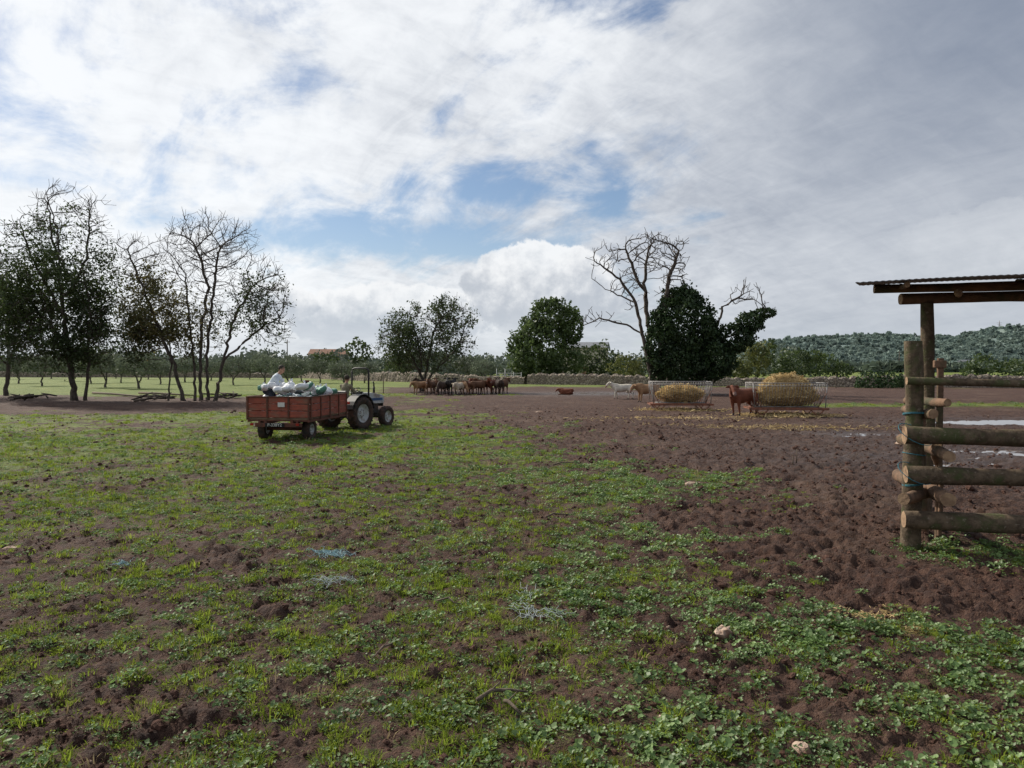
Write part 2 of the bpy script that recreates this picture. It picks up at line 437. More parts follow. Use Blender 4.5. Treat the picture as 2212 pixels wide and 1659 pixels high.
M_blade=leafmat('grass_blades',(.17,.23,.030),(.24,.295,.052),(.12,.172,.024),trans=.5,cl=.8,gloss=0)
M_mallow=leafmat('weed_leaves',(.13,.220,.062),(.20,.29,.092),(.095,.165,.047),trans=.40,cl=.8,gloss=.04)
M_dry=leafmat('dry_stalks',(.34,.26,.13),(.46,.37,.21),(.24,.17,.08),trans=.2,gloss=0)
def tuft(seed,nb,h,spread,mat):
    r=random.Random(seed); g=G()
    for i in range(nb):
        a=r.uniform(0,6.28); q=r.random()**.6*spread; b0=Vector((math.cos(a)*q,math.sin(a)*q,-.01))
        ln=h*r.uniform(.5,1.15); a2=a+r.uniform(-1,1); lean=r.uniform(.2,1.0)
        o=Vector((math.cos(a2),math.sin(a2),0)); sd=Vector((-o.y,o.x,0))*r.uniform(.0025,.0045)
        p1=b0+o*ln*lean*.35+Vector((0,0,ln*.55)); p2=b0+o*ln*lean*.95+Vector((0,0,ln*(.95-.35*lean)))
        g.add([b0-sd,b0+sd,p1+sd,p1-sd,p2],[(0,1,2,3),(3,2,4)],mat)
    return g.mesh('grass_tuft')
def rosette(seed,nl,R,spread,mat,h=.05):
    r=random.Random(seed); g=G()
    for i in range(nl):
        a=r.uniform(0,6.28); q=r.random()**.55*spread; c=Vector((math.cos(a)*q,math.sin(a)*q,r.uniform(.3,1)*h*(1.15-.5*q/spread)))
        s_=R*r.uniform(.5,1.15); tl=Matrix.Rotation(r.uniform(-.7,.7),3,'X')@Matrix.Rotation(r.uniform(-.7,.7),3,'Y')
        n=7; vs=[c+tl@Vector((0,0,-s_*.18))]
        for k in range(n):
            t=6.283*k/n+r.uniform(-.1,.1); rr=s_*(r.uniform(.8,1.1) if k else .35); vs.append(c+tl@Vector((rr*math.cos(t),rr*math.sin(t),s_*.08*(k%2))))
        g.add(vs,[(0,1+k,1+(k+1)%n) for k in range(n)],mat)
        if i%3==0:
            g.add([Vector((c.x*.3,c.y*.3,-.01)),Vector((c.x*.3+.003,c.y*.3,-.01)),c],[(0,1,2)],mat)
    return g.mesh('weed_rosette')
srcs=[tuft(1,26,.085,.06,M_blade),tuft(2,20,.11,.05,M_blade),tuft(3,34,.06,.09,M_blade),tuft(4,22,.15,.05,M_blade),
      rosette(5,16,.021,.10,M_mallow),rosette(6,24,.019,.13,M_mallow,.06),rosette(7,12,.028,.10,M_mallow,.07),rosette(8,26,.013,.12,M_mallow,.035),
      rosette(10,22,.011,.11,M_blade,.03),tuft(9,7,.12,.07,M_dry)]
Ps=[];Rt=[];Sc=[];Ix=[]
def band(r0,r1,dens,scale,kinds_l,kinds_r,thr):
    a=math.radians(42); n=int(dens*a*(r1*r1-r0*r0))
    r=np.sqrt(RNG.uniform(r0*r0,r1*r1,n)); t=RNG.uniform(-a,a,n); x=r*np.sin(t); y=r*np.cos(t)
    c=cover(x,y); cl=fbm(x*5.5,y*5.5,91,3); keep=RNG.random(n)<np.clip((c-thr)*1.5,0,1)*np.clip((cl-.34)*4.4,.04,1)
    x=x[keep];y=y[keep]; c=c[keep]; z=height(x,y)
    side=ss(x/y+.55*(fbm(x*.5,y*.5,95)-.5)*2-.05+ (y<9)*.1,-.10,.35)
    for i in range(len(x)):
        k=kinds_r if RNG.random()<side[i] else kinds_l
        Ix.append(k[int(RNG.integers(len(k)))])
    Ps.append(np.stack([x,y,z],-1)); m_=len(x)
    Rt.append(np.stack([RNG.normal(0,.12,m_),RNG.normal(0,.12,m_),RNG.uniform(0,6.28,m_)],-1)); Sc.append(scale*RNG.uniform(.5,1.2,m_)*(.75+.4*c))
KL=[0,0,1,2,2,8,8,7,9,5,8,7,4]; KR=[4,5,6,7,5,6,4,0,2,8]
band(2.6,9,270,.80,KL,KR,.08)
band(9,16,145,.90,KL,KR,.08)
band(16,30,54,1.2,KL,KR,.10)
band(30,62,9,2.0,[2,8,2,7],[2,7,8,5],.3)
scatter('grass',srcs,np.concatenate(Ps),np.concatenate(Rt),np.concatenate(Sc),Ix)
def clod(seed,mat,fl=.65,name='clod'):
    r=random.Random(seed); g=G(); g.ball((0,0,0),(1,r.uniform(.7,1),fl),mat,n=8,jit=.22,seed=seed)
    me=g.mesh(name)
    for p in me.polygons: p.use_smooth=False
    return me
M_clod=pmat('soil_clod',(.115,.058,.040),(.055,.026,.018),scale=2,rough=.95,bump=.5)
M_stone=pmat('limestone',(.50,.38,.29),(.28,.18,.13),scale=9,rough=.9,bump=.6,dirt=(.14,.07,.045))
n=68000; a=math.radians(42); r=np.exp(RNG.uniform(math.log(3),math.log(40),n)); t=RNG.uniform(-a,a,n); x=r*np.sin(t); y=r*np.cos(t)
c=cover(x,y); cl=fbm(x*1.5,y*1.5,191,3); keep=RNG.random(n)<(1-.6*c)*np.clip((cl-.35)*4,.1,1); x=x[keep];y=y[keep]; m_=len(x)
z=height(x,y); s_=RNG.gamma(1.4,.0088,m_)+.005; s_*=np.clip(np.hypot(x,y)/14,.60,1.2)
stone=(RNG.random(m_)<.005); s_=np.where(stone,s_*.8,s_)
scatter('soil_clods',[clod(i,M_clod) for i in range(5)]+[clod(9,M_stone),clod(10,M_stone)],np.stack([x,y,z+s_*.1],-1),RNG.uniform(0,6.28,(m_,3))*[.1,.1,1],s_,np.where(stone,5+RNG.integers(0,2,m_),RNG.integers(0,5,m_)))

# ------------------------------------------------------------ TREES
M_bark=pmat('bark',(.12,.098,.078),(.055,.045,.036),scale=3,rough=.95,bump=.5,stretch=(4,4,1))
M_barkg=pmat('grey_bark',(.17,.148,.125),(.075,.064,.053),scale=3,rough=.95,bump=.5,stretch=(4,4,1))
M_lf=leafmat('dark_foliage',(.062,.100,.029),(.115,.155,.048),(.040,.065,.021),trans=.4,cl=.5)
M_lf2=leafmat('olive_brown_foliage',(.14,.135,.045),(.20,.165,.062),(.08,.09,.032),trans=.4,cl=.5)
M_ivy=leafmat('ivy_foliage',(.026,.052,.018),(.058,.098,.032),(.017,.033,.013),trans=.2,cl=.7)
M_olive=leafmat('olive_foliage',(.125,.15,.10),(.18,.21,.145),(.075,.095,.057),trans=.25,cl=.7)
M_mid=leafmat('green_foliage',(.065,.100,.034),(.110,.145,.052),(.042,.064,.024),trans=.35,cl=.4)
M_yel=leafmat('yellowing_foliage',(.14,.16,.045),(.21,.21,.065),(.09,.11,.035),trans=.3,cl=.4)
M_far=leafmat('hazed_distant_foliage',(.14,.175,.13),(.19,.22,.165),(.10,.13,.10),trans=.2,cl=.12)  # pale grey-green: distance haze mixed into the leaf colours

def quads(P,size,rng,asp=.5):
    n=len(P); a=rng.normal(size=(n,3)); a/=np.linalg.norm(a,axis=1)[:,None]; b=rng.normal(size=(n,3)); b-=a*np.sum(a*b,1)[:,None]; b/=np.linalg.norm(b,axis=1)[:,None]
    s_=(size*rng.uniform(.6,1.3,n))[:,None]
    V=np.stack([P-a*s_*.5,P+b*s_*.5*asp,P+a*s_*.5,P-b*s_*.5*asp],1).reshape(-1,3)
    return V,np.arange(n*4).reshape(-1,4)
def densify(pl,seg,rng,wob=.045):
    o=[]
    for i in range(len(pl)-1):
        a=np.array(pl[i]);b=np.array(pl[i+1]); k=max(1,int(np.linalg.norm(b-a)/seg))
        for j in range(k): o.append(a+(b-a)*j/k+(rng.normal(0,wob,3) if (i or j) else 0))
    o.append(np.array(pl[-1])); return o
def colonize(trunks,A,seg=.35,di=4.,dk=.5,iters=120,rng=None,jit=.18,up=.05):
    N=[];par=[]
    for pl,att in trunks:
        pts=densify(pl,seg,rng); p=-1
        if att: 
            dd=[np.linalg.norm(q-pts[0]) for q in N]; p=int(np.argmin(dd)); pts=pts[1:]
        for q in pts: N.append(q); par.append(p); p=len(N)-1
    n0=len(N); nd=np.full(len(A),1e9); ni=np.zeros(len(A),int); alive=np.ones(len(A),bool); kids={}
    new=list(range(len(N)))
    for it in range(iters):
        if not new: break
        NN=np.array([N[i] for i in new]); DD=np.linalg.norm(A[:,None]-NN[None],axis=2); j=DD.argmin(1); dm=DD[np.arange(len(A)),j]
        up_=dm<nd; nd=np.where(up_,dm,nd); ni=np.where(up_,np.array(new)[j],ni)
        alive&=nd>dk; sel=np.where(alive&(nd<di))[0]
        if len(sel)==0: break
        acc={}
        for s_ in sel: acc.setdefault(ni[s_],[]).append(s_)
        new=[]
        for i,ls in acc.items():
            if kids.get(i,0)>=2: continue
            v=(A[ls]-N[i]); v=(v/np.linalg.norm(v,axis=1)[:,None]).sum(0); v/=np.linalg.norm(v)+1e-6
            if par[i]>=0:
                pd=N[i]-N[par[i]]; pd/=np.linalg.norm(pd)+1e-6; v=v+.45*pd
            v+=rng.normal(0,jit,3)+np.array([0,0,up]); v/=np.linalg.norm(v)
            N.append(N[i]+v*seg); par.append(i); kids[i]=kids.get(i,0)+1; new.append(len(N)-1)
    return np.array(N),par,n0
def add_twigs(N,par,n0,rng,seg,k=2,ln=1.1,upb=.25):
    N=list(N); n=len(N)
    for i in range(n0,n):
        pd=N[i]-N[par[i]]; pd=pd/(np.linalg.norm(pd)+1e-9)
        for j in range(rng.poisson(k)):
            v=pd*.75+rng.normal(0,.55,3)+np.array([0,0,upb]); v/=np.linalg.norm(v); p=i; q=N[i]
            for t in range(2):
                q=q+v*seg*ln*rng.uniform(.6,1.1); N.append(q); par.append(p); p=len(N)-1; v=v+rng.normal(0,.22,3)+np.array([0,0,.12]); v/=np.linalg.norm(v)
    return np.array(N),par
def skeleton(N,par,tip=.016,e=2.3,base=None,flare=True,maxr=.4,ns=5):
    n=len(N); acc=np.zeros(n)
    for i in range(n-1,-1,-1):
        if acc[i]==0: acc[i]=tip**e
        if par[i]>=0: acc[par[i]]+=acc[i]
    r=np.minimum(acc**(1/e),maxr)
    if flare: r=r*(1+.5*np.exp(-np.maximum(N[:,2],0)/.35))
    V=[];Fc=[]
    main={}
    for i in range(n):
        p=par[i]
        if p>=0 and (p not in main or r[i]>r[main[p]]): main[p]=i
    cs=[(math.cos(2*math.pi*k/ns),math.sin(2*math.pi*k/ns)) for k in range(ns)]
    for i in range(n):
        p=par[i]
        if p<0: continue
        t=N[i]-N[p]; t=t/(np.linalg.norm(t)+1e-9)
        if par[p]>=0: tp=N[p]-N[par[p]]; tp=tp/(np.linalg.norm(tp)+1e-9)+t
        else: tp=t
        b=len(V)
        for q,tt,rr in ((N[p],tp,(r[p] if main[p]==i else r[i]*1.1)),(N[i],t,r[i])):
            tt=tt/(np.linalg.norm(tt)+1e-9); rf=np.array([1,0,0.]) if abs(tt[2])>.7 else np.array([0,0,1.]); sd_=np.cross(tt,rf); sd_/=np.linalg.norm(sd_)+1e-9; u=np.cross(sd_,tt)
            for c_,s_ in cs: V.append(q+sd_*(rr*c_)+u*(rr*s_))
        for k in range(ns): Fc.append((b+k,b+(k+1)%ns,b+ns+(k+1)%ns,b+ns+k))
    return np.array(V),np.array(Fc)
def blobpts(bl,n,d,rng,shell=False,lump=0.,dd=0.):
    px,py,rx,ry=bl[:4]; c=np.array(sv(px,py,d)); rx=rx*d/F; rz=ry*d/F; ryy=bl[4] if len(bl)>4 else (rx+rz)*.5*.9
    u=rng.normal(size=(n,3)); u/=np.linalg.norm(u,axis=1)[:,None]
    if shell: q=1.03-np.abs(rng.normal(0,.17,n))+.12*(rng.random(n)<.08)
    else: q=rng.random(n)**(1/2.4)
    if lump: 
        s1=np.sin(u[:,0]*5.1+px)*np.sin(u[:,1]*4.7+py)*np.sin(u[:,2]*5.7+rx)+.6*np.sin(u[:,0]*11+py)*np.sin(u[:,2]*12+px)
        q=q*(1+lump*s1)
    return c+u*q[:,None]*np.array([rx,ryy,rz])+np.array([0,(bl[5] if len(bl)>5 else 0),0])
def make_tree(name,d,trunks,crowns,leaves,seed,bark=M_bark,leafm=M_lf,seg=.35,dk=.5,tip=.016,di=4.,lsize=.16,masses=[],jit=.10,gaps=.0,e=2.3,maxr=.4,up=.05,tw=1.6,twl=1.1):
    rng=np.random.default_rng(seed)
    tr=[]
    for t in trunks:
        att=t[0]=='a'; pts=[q for q in t if q!='a']; off=rng.uniform(-.5,.5)
        pl=[]
        for i,q in enumerate(pts):
            v=np.array(sv(q[0],q[1],d)); 
            v[1]+= (q[2] if len(q)>2 else off*(i if not att else max(0,i))*.7)
            pl.append(v)
        if not att: pl[0][2]=min(pl[0][2],0)-.12
        tr.append((pl,att))
    root=empty(name,(tr[0][0][0][0],tr[0][0][0][1],0))
    o3=np.array(root.location)
    A=np.concatenate([blobpts(c[:4],c[4],d,rng) for c in crowns])
    A=A[A[:,2]>.6]
    N,par,n0=colonize(tr,A,seg,di,dk,110,rng,jit,up)
    if tw>0: N,par=add_twigs(N,par,n0,rng,seg,tw,twl)
    V,Fc=skeleton(N,par,tip,maxr=maxr,e=e)
    link(bpy.data.objects.new('branches',npmesh('branches',V-o3,Fc,bark,True)),root)
    Ls=[]
    for (px,py,rx,ry,k,mt) in leaves:
        c=np.array(sv(px,py,d)); q=((N[:,0]-c[0])/(rx*d/F))**2+((N[:,2]-c[2])/(ry*d/F))**2
        idn=np.where((q<1)&(np.arange(len(N))>=n0))[0]
        if len(idn)==0: continue
        w=fbm(N[idn,0]*.9+seed,N[idn,2]*.9+N[idn,1]*.5,3)
        cnt=np.maximum(0,rng.poisson(k*np.clip((w-.34)*5,.08,1.6)*np.clip(1.6*(1-q[idn]),.15,1)))
        P=np.repeat(N[idn],cnt,axis=0); P=P+rng.normal(0,seg*.6,P.shape)
        Ls.append((P,mt,lsize))
    for (bl,n,mt,sz) in masses:
        P=blobpts(bl,n,d,rng,True,.18)
        if gaps: 
            w=fbm(P[:,0]*1.1,P[:,2]*1.1+P[:,1]*.7,seed); P=P[w>gaps]
        P=P[P[:,2]>.1]; Ls.append((P,mt,sz))
    by={}
    for P,mt,sz in Ls:
        if len(P): by.setdefault(mt.name,[]).append((P,mt,sz))
    for k,ls in by.items():
        Vs=[];Fs=[];b=0
        for P,mt,sz in ls:
            V,Fc=quads(P-o3,sz,rng,.62); Vs.append(V); Fs.append(Fc+b); b+=len(V)
        link(bpy.data.objects.new('foliage',npmesh('foliage',np.concatenate(Vs),np.concatenate(Fs),ls[0][1])),root)
    return root

make_tree('half_bare_tree',49,[[(160,868),(158,790),(152,700),(148,600),(152,500),(135,430)],['a',(152,700),(110,620),(80,560),(60,480)],['a',(158,760),(95,690),(55,640)],['a',(150,640),(190,560),(195,470)],
   [(183,868),(196,800),(206,710),(208,640),(200,580)],['a',(150,600),(120,520),(110,440)]],
   [(150,470,85,72,260),(75,540,75,80,280),(215,580,45,100,190),(140,640,110,110,620),(50,690,60,110,320),(215,700,48,90,280),(150,750,95,60,360)],
   [(75,550,90,90,3.0,M_lf),(130,660,120,135,3.8,M_lf),(50,710,80,125,4.2,M_lf),(220,650,55,130,3.2,M_lf),(150,760,115,80,5.0,M_lf),(150,500,80,70,.6,M_lf)],3,seg=.33,dk=.36,lsize=.19,tip=.010,tw=1.3,e=2.6,maxr=.27)
make_tree('olive_tree',56,[[(10,862),(12,800),(5,720),(0,660)],['a',(12,790),(45,720)],['a',(12,790),(-40,700)]],[(-10,650,75,110,420),(15,740,60,60,200)],[(-5,680,110,180,5,M_olive)],4,seg=.4,lsize=.22,tip=.011,e=2.5,maxr=.25)
make_tree('half_bare_tree',48,[[(432,870),(430,780),(432,700),(442,620),(425,560),(405,520)],[(422,868),(416,760),(400,660),(395,590)],[(462,864),(482,780),(502,700),(545,620)],
   [(398,864),(378,790),(345,700),(312,610),(290,545)],[(446,870),(452,760),(468,650),(485,560)],[(362,866),(372,790),(365,700)],['a',(482,780),(540,730),(580,700)]],
   [(455,535,108,70,900),(290,560,42,60,190),(568,640,64,78,420),(385,560,62,55,240),(588,700,45,52,200),(340,670,75,90,500),(480,650,85,85,240),(425,720,60,60,130),(300,740,38,50,130)],
   [(335,670,88,108,4.4,M_lf2),(572,670,72,95,2.4,M_lf),(420,690,65,80,1.0,M_lf2),(520,725,60,60,2.2,M_lf),(300,735,45,65,4.0,M_lf),(385,740,60,60,3.4,M_lf2)],5,seg=.28,dk=.32,lsize=.17,tip=.009,jit=.12,tw=1.3,e=2.6,maxr=.2)
make_tree('broadleaf_tree',66,[[(912,851),(916,828),(900,790),(870,740),(850,710)],['a',(916,828),(925,780),(935,720),(960,680)],['a',(916,828),(950,790),(990,750)],['a',(910,810),(905,740),(890,690)]],
   [(920,745,108,66,800),(970,690,52,48,260),(868,720,50,45,200),(905,700,50,40,140)],[(920,740,135,120,4.6,M_mid)],6,seg=.35,dk=.42,lsize=.23,tip=.011,tw=1.4,e=2.6,maxr=.24)
make_tree('round_evergreen_tree',112,[[(1182,823),(1182,780),(1180,730)],['a',(1182,790),(1150,750)],['a',(1182,790),(1210,740)]],[(1180,735,60,70,60)],[],7,tw=0,
   masses=[((1178,752,68,64),4600,M_mid,.5),((1196,690,48,44),2800,M_mid,.5),((1140,775,42,42),2200,M_mid,.5),((1230,705,30,40),1500,M_mid,.5),((1155,708,34,34),1200,M_mid,.5),((1215,780,44,36),1600,M_mid,.5),((1185,660,26,18),500,M_mid,.5),((1120,745,26,24),600,M_mid,.5)],gaps=.38,seg=.8)
make_tree('ivy_covered_dead_tree',60,[[(1407,852),(1400,780),(1385,720),(1372,655),(1335,605),(1295,575),(1262,560)],[(1414,852),(1408,760),(1400,680),(1396,600),(1405,540)],
    [(1421,852),(1424,760),(1432,680),(1442,600),(1462,545)],['a',(1385,720),(1345,698),(1295,688),(1262,702)],['a',(1372,655),(1345,640),(1300,618),(1280,600)],['a',(1396,640),(1370,590),(1350,540)],
    [(1500,852),(1520,780),(1545,710),(1560,665),(1590,645)],['a',(1545,740),(1590,720),(1630,685),(1672,664)]],
    [(1415,545,68,48,300),(1310,560,45,30,80),(1345,600,40,50,70),(1300,690,45,22,50),(1610,640,42,24,120),(1450,600,38,55,100),(1370,640,40,40,30)],
    [],8,bark=M_bark,seg=.34,dk=.42,tip=.019,e=2.2,jit=.2,tw=.8,
    masses=[((1478,700,64,72),8500,M_ivy,.27),((1470,785,74,42),5500,M_ivy,.27),((1432,745,38,60),3600,M_ivy,.27),((1535,775,56,48),4600,M_ivy,.27),((1585,732,42,32),3000,M_ivy,.27),
      ((1618,697,30,22),1500,M_ivy,.27),((1650,677,24,11),650,M_ivy,.24),((1470,645,42,24),1700,M_ivy,.27),((1520,735,38,43),2200,M_ivy,.27),((1420,690,18,24),500,M_ivy,.24)],gaps=.31)

def olive_mesh(seed,h=3.2):
    rng=np.random.default_rng(seed)
    tr=[([np.array([0,0,-.15]),np.array([.05,0,.5]),np.array([.25,.1,1.1]),np.array([.7,.1,1.7])],False),([np.array([.05,0,.5]),np.array([-.3,.05,1.1]),np.array([-.7,0,1.6])],True)]
    A=rng.normal(size=(160,3)); A/=np.linalg.norm(A,axis=1)[:,None]; A=A*rng.random((160,1))**.4*np.array([1.7,1.6,.85])+np.array([0,0,2.2])
    N,par,n0=colonize(tr,A,.28,3,.35,40,rng)
    V,Fc=skeleton(N,par,.02,maxr=.26)
    u=rng.normal(size=(3000,3)); u/=np.linalg.norm(u,axis=1)[:,None]
    q=(1-np.abs(rng.normal(0,.2,3000)))*(1+.22*np.sin(u[:,0]*5+seed)*np.sin(u[:,2]*6+seed)+.1*np.sin(u[:,1]*9))
    P=u*q[:,None]*np.array([1.85,1.75,.98])+np.array([0,0,2.15]); P=P[fbm(P[:,0]*1.6,P[:,2]*1.6+P[:,1],seed)>.38]
    V2,F2=quads(P,.2,rng,.5)
    n1=len(V); me=npmesh('olive_tree',np.concatenate([V,V2]),np.concatenate([Fc,F2+n1]),[M_barkg,M_olive],False,np.concatenate([np.zeros(len(Fc)),np.ones(len(F2))]))
    return me
OM=[olive_mesh(i) for i in (21,22,23,24)]
rr=random.Random(5)
ol=[(90,84),(228,78),(300,74),(345,92),(262,100),(625,72),(742,76),(570,96),(505,88),(690,98),(650,110),(788,100),(150,110),(40,96),(195,96),(400,105),(455,115),(20,125),(110,130),(320,125),(540,125),(720,125),(1045,98),(1010,104),(770,118),(600,135),(480,135),(250,135)]
for px,d in ol:
    o=bpy.data.objects.new('olive_tree',rr.choice(OM)); o.location=((px-1106)/F*d,d,0); s_=rr.uniform(.85,1.15)*(1.08 if d<80 else 1.0); o.scale=(s_,s_,s_*rr.uniform(.9,1.1)); o.rotation_euler=(0,0,rr.uniform(0,6)); link(o)

def leafcloud(name,specs,mat,lsize,per,seed):
    rng=np.random.default_rng(seed); Ps=[]
    for (x,y,z,rx,rz) in specs:
        n=int(per*(rx*rz)); u=rng.normal(size=(n,3)); u/=np.linalg.norm(u,axis=1)[:,None]
        ph=rng.uniform(0,6,3)
        q=(1-np.abs(rng.normal(0,.2,n)))*(1+.2*np.sin(u[:,0]*5+ph[0])*np.sin(u[:,2]*5+ph[1])+.12*np.sin(u[:,0]*11+ph[2]))
        P=u*q[:,None]*np.array([rx,rx*.8,rz])+np.array([x,y,z]); Ps.append(P[P[:,2]>0])
    P=np.concatenate(Ps); V,Fc=quads(P,lsize,rng,.8)
    return link(bpy.data.objects.new(name,npmesh(name,V,Fc,mat)))
rr=random.Random(8)
sp=[]
for i in range(230):
    px=rr.uniform(-250,1720); d=rr.uniform(150,250); s_=rr.uniform(2.2,4.4)
    if px>1130: s_*=.9
    sp.append(((px-1106)/F*d,d,s_*.55,s_*rr.uniform(.9,1.4),s_*rr.uniform(.7,1.25)))
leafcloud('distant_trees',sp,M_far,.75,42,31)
sp=[]
for px,py,rx,ry in [(775,760,28,28),(775,800,24,22),(1290,778,40,40),(1262,800,30,22),(1325,800,30,25),(860,790,30,14),(700,778,30,16)]:
    d=118; v=sv(px,py,d); sp.append((v.x,v.y,v.z,rx*d/F,ry*d/F))
leafcloud('hedgerow',sp,M_mid,.45,110,32)
sp=[]
for px,py,rx,ry in [(1620,780,38,38),(1640,765,26,30),(1352,795,36,28),(1375,802,20,20),(1600,805,24,18)]:
    d=95; v=sv(px,py,d); sp.append((v.x,v.y,v.z,rx*d/F,ry*d/F))
leafcloud('yellowing_tree',sp,M_yel,.38,150,33)
sp=[]
for px,py,rx,ry in [(1715,785,34,34),(1775,790,40,30),(1820,800,26,20),(1690,800,26,22),(1755,770,24,16),(2125,790,34,26),(2190,795,36,22),(2260,790,40,26),(2100,805,26,16),(1665,760,12,26)]:
    d=120; v=sv(px,py,d); sp.append((v.x,v.y,v.z,rx*d/F,ry*d/F))
leafcloud('field_trees',sp,M_mid,.45,110,34)
sp=[]
for px,py,rx,ry in [(1880,822,30,22),(1920,825,34,26),(1955,828,24,24),(1862,835,16,14)]:
    d=76; v=sv(px,py,d); sp.append((v.x,v.y,v.z,rx*d/F,ry*d/F))
leafcloud('bramble_hedge',sp,M_ivy,.26,330,35)

# ------------------------------------------------------------ HILLS
m,nt,out=newmat('hazed_wooded_hillside'); b=nt.new('ShaderNodeBsdfPrincipled'); pos=nt.pos()
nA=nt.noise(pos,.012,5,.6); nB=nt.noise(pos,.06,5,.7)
c_=nt.mix(nt.sstep(nA,.4,.6),(.165,.21,.195),(.205,.25,.22)); c_=nt.mix(nt.sstep(nB,.45,.65,0,.6),c_,(.14,.185,.175))  # aerial haze painted into the base colour, lighter and bluish; no volume
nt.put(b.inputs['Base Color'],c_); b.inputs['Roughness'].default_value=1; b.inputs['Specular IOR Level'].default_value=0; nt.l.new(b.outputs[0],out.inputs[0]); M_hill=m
def ridge(px): return np.interp(px,[600,1300,1500,1640,1760,1900,2000,2060,2130,2212,2400,3000,5000],[0,0,16,28,34,35,33,34,41,47,54,64,60])
def hillz(X,Y):
    px=1106+F*X/np.maximum(Y,1); H=ridge(px)
    t=ss(Y,430,920)
    z=H*t*(.86+.28*fbm(X*.006,Y*.006,7))
    z=z+ (fbm(X*.02,Y*.02,8)-.5)*10*t
    return z-4*(1-ss(Y,420,470))
xs=np.tan(np.radians(np.linspace(4,72,170))); ys=420*np.exp(np.linspace(0,1.2,60)); TX,TY=np.meshgrid(xs,ys); HX=TX*TY
HZ=hillz(HX,TY); nr,na=HX.shape; idx=np.arange(nr*na).reshape(nr,na)
Fq=np.stack([idx[:-1,:-1],idx[:-1,1:],idx[1:,1:],idx[1:,:-1]],-1).reshape(-1,4)
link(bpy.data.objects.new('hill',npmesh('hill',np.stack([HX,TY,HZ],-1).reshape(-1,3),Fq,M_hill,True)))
M_ht=leafmat('hazed_hillside_foliage',(.18,.235,.205),(.215,.27,.23),(.16,.21,.19),trans=.3,cl=.01,gloss=0)  # crown colours lightened and blued to carry the distance haze
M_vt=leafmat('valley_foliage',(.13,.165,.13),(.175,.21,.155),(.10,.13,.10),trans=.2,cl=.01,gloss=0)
def crown(seed,tall=1.,M=None):
    r=np.random.default_rng(seed); u=r.normal(size=(70,3)); u/=np.linalg.norm(u,axis=1)[:,None]; u[:,2]=np.abs(u[:,2])*tall
    P=u*(r.uniform(.6,1,(70,1))); V,Fc=quads(P,.75,r,.9); return npmesh('crown',V,Fc,M or M_ht)
n=6000; px=RNG.uniform(1450,2900,n); Yh=np.exp(RNG.uniform(math.log(450),math.log(1080),n)); Xh=(px-1106)/F*Yh; zh=hillz(Xh,Yh); s_=RNG.uniform(1.8,3.6,n)
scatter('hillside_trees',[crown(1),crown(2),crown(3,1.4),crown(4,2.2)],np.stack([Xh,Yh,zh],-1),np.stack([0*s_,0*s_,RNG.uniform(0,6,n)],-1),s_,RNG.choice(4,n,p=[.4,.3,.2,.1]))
n=900; px=RNG.uniform(1480,2900,n); Yh=RNG.uniform(250,440,n); Xh=(px-1106)/F*Yh; s_=RNG.uniform(1.8,3.8,n)
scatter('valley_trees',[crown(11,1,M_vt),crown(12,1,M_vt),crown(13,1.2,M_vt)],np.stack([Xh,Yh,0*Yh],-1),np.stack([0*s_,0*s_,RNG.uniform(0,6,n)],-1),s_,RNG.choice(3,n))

# ------------------------------------------------------------ buildings
M_wall=pmat('render_wall',(.55,.50,.43),(.40,.35,.29),scale=1,rough=.9)
M_white=pmat('whitewash',(.68,.67,.64),(.55,.53,.50),scale=1,rough=.9)
M_tile=pmat('clay_tile',(.27,.14,.09),(.17,.095,.065),scale=2,rough=.9,bump=.4)
M_slate=pmat('grey_sheet_roof',(.20,.21,.23),(.13,.14,.15),scale=2,rough=.6)
M_dark=pmat('window_glass',(.03,.035,.04),(.02,.02,.02),rough=.2)
def house(name,loc,rz,w,dp,h,rh,wm,rm,wins=3):
    r=empty(name,loc,rz)
    g=G(); g.box((0,0,h/2),(w,dp,h),wm); g.obj('walls',r)
    g=G(); o=.35
    g.add([(-w/2-o,-dp/2-o,h-.1),(w/2+o,-dp/2-o,h-.1),(w/2+o,dp/2+o,h-.1),(-w/2-o,dp/2+o,h-.1),(-w/2-o,0,h+rh),(w/2+o,0,h+rh)],[(0,1,5,4),(2,3,4,5),(0,4,3),(1,2,5),(0,3,2,1)],rm); g.obj('roof',r)
    g=G()
    for i in range(wins):
        x=-w/2+(i+.5)*w/wins
        if i==wins//2: continue
        g.box((x,-dp/2-.01,h*.55),(.9,.08,1.1),M_dark); g.box((x,-dp/2-.03,h*.55-.62),(1.1,.14,.1),M_white)
    g.obj('windows',r); g=G(); x=-w/2+(wins//2+.5)*w/wins; g.box((x,-dp/2-.01,1.05),(1,.08,2.1),M_tile); g.obj('door',r)
house('farmhouse',Vector(((711-1106)/F*205,205,0)),.05,9.5,8,5.2,1.7,M_wall,M_tile)
house('farm_shed',Vector((13.5,135,0)),-.2,7.5,8,5.6,1.0,M_wall,M_slate)
for px,d,z_,w in [(2086,470,3.5,7),(2106,480,3.5,5)]:
    house('white_house',Vector(((px-1106)/F*d,d,z_-1)),.3,w,6,2.6,1.0,M_white,M_slate)
M_steel=pmat('galvanised_steel',(.34,.34,.33),(.20,.17,.15),scale=8,rough=.5,metal=.2)
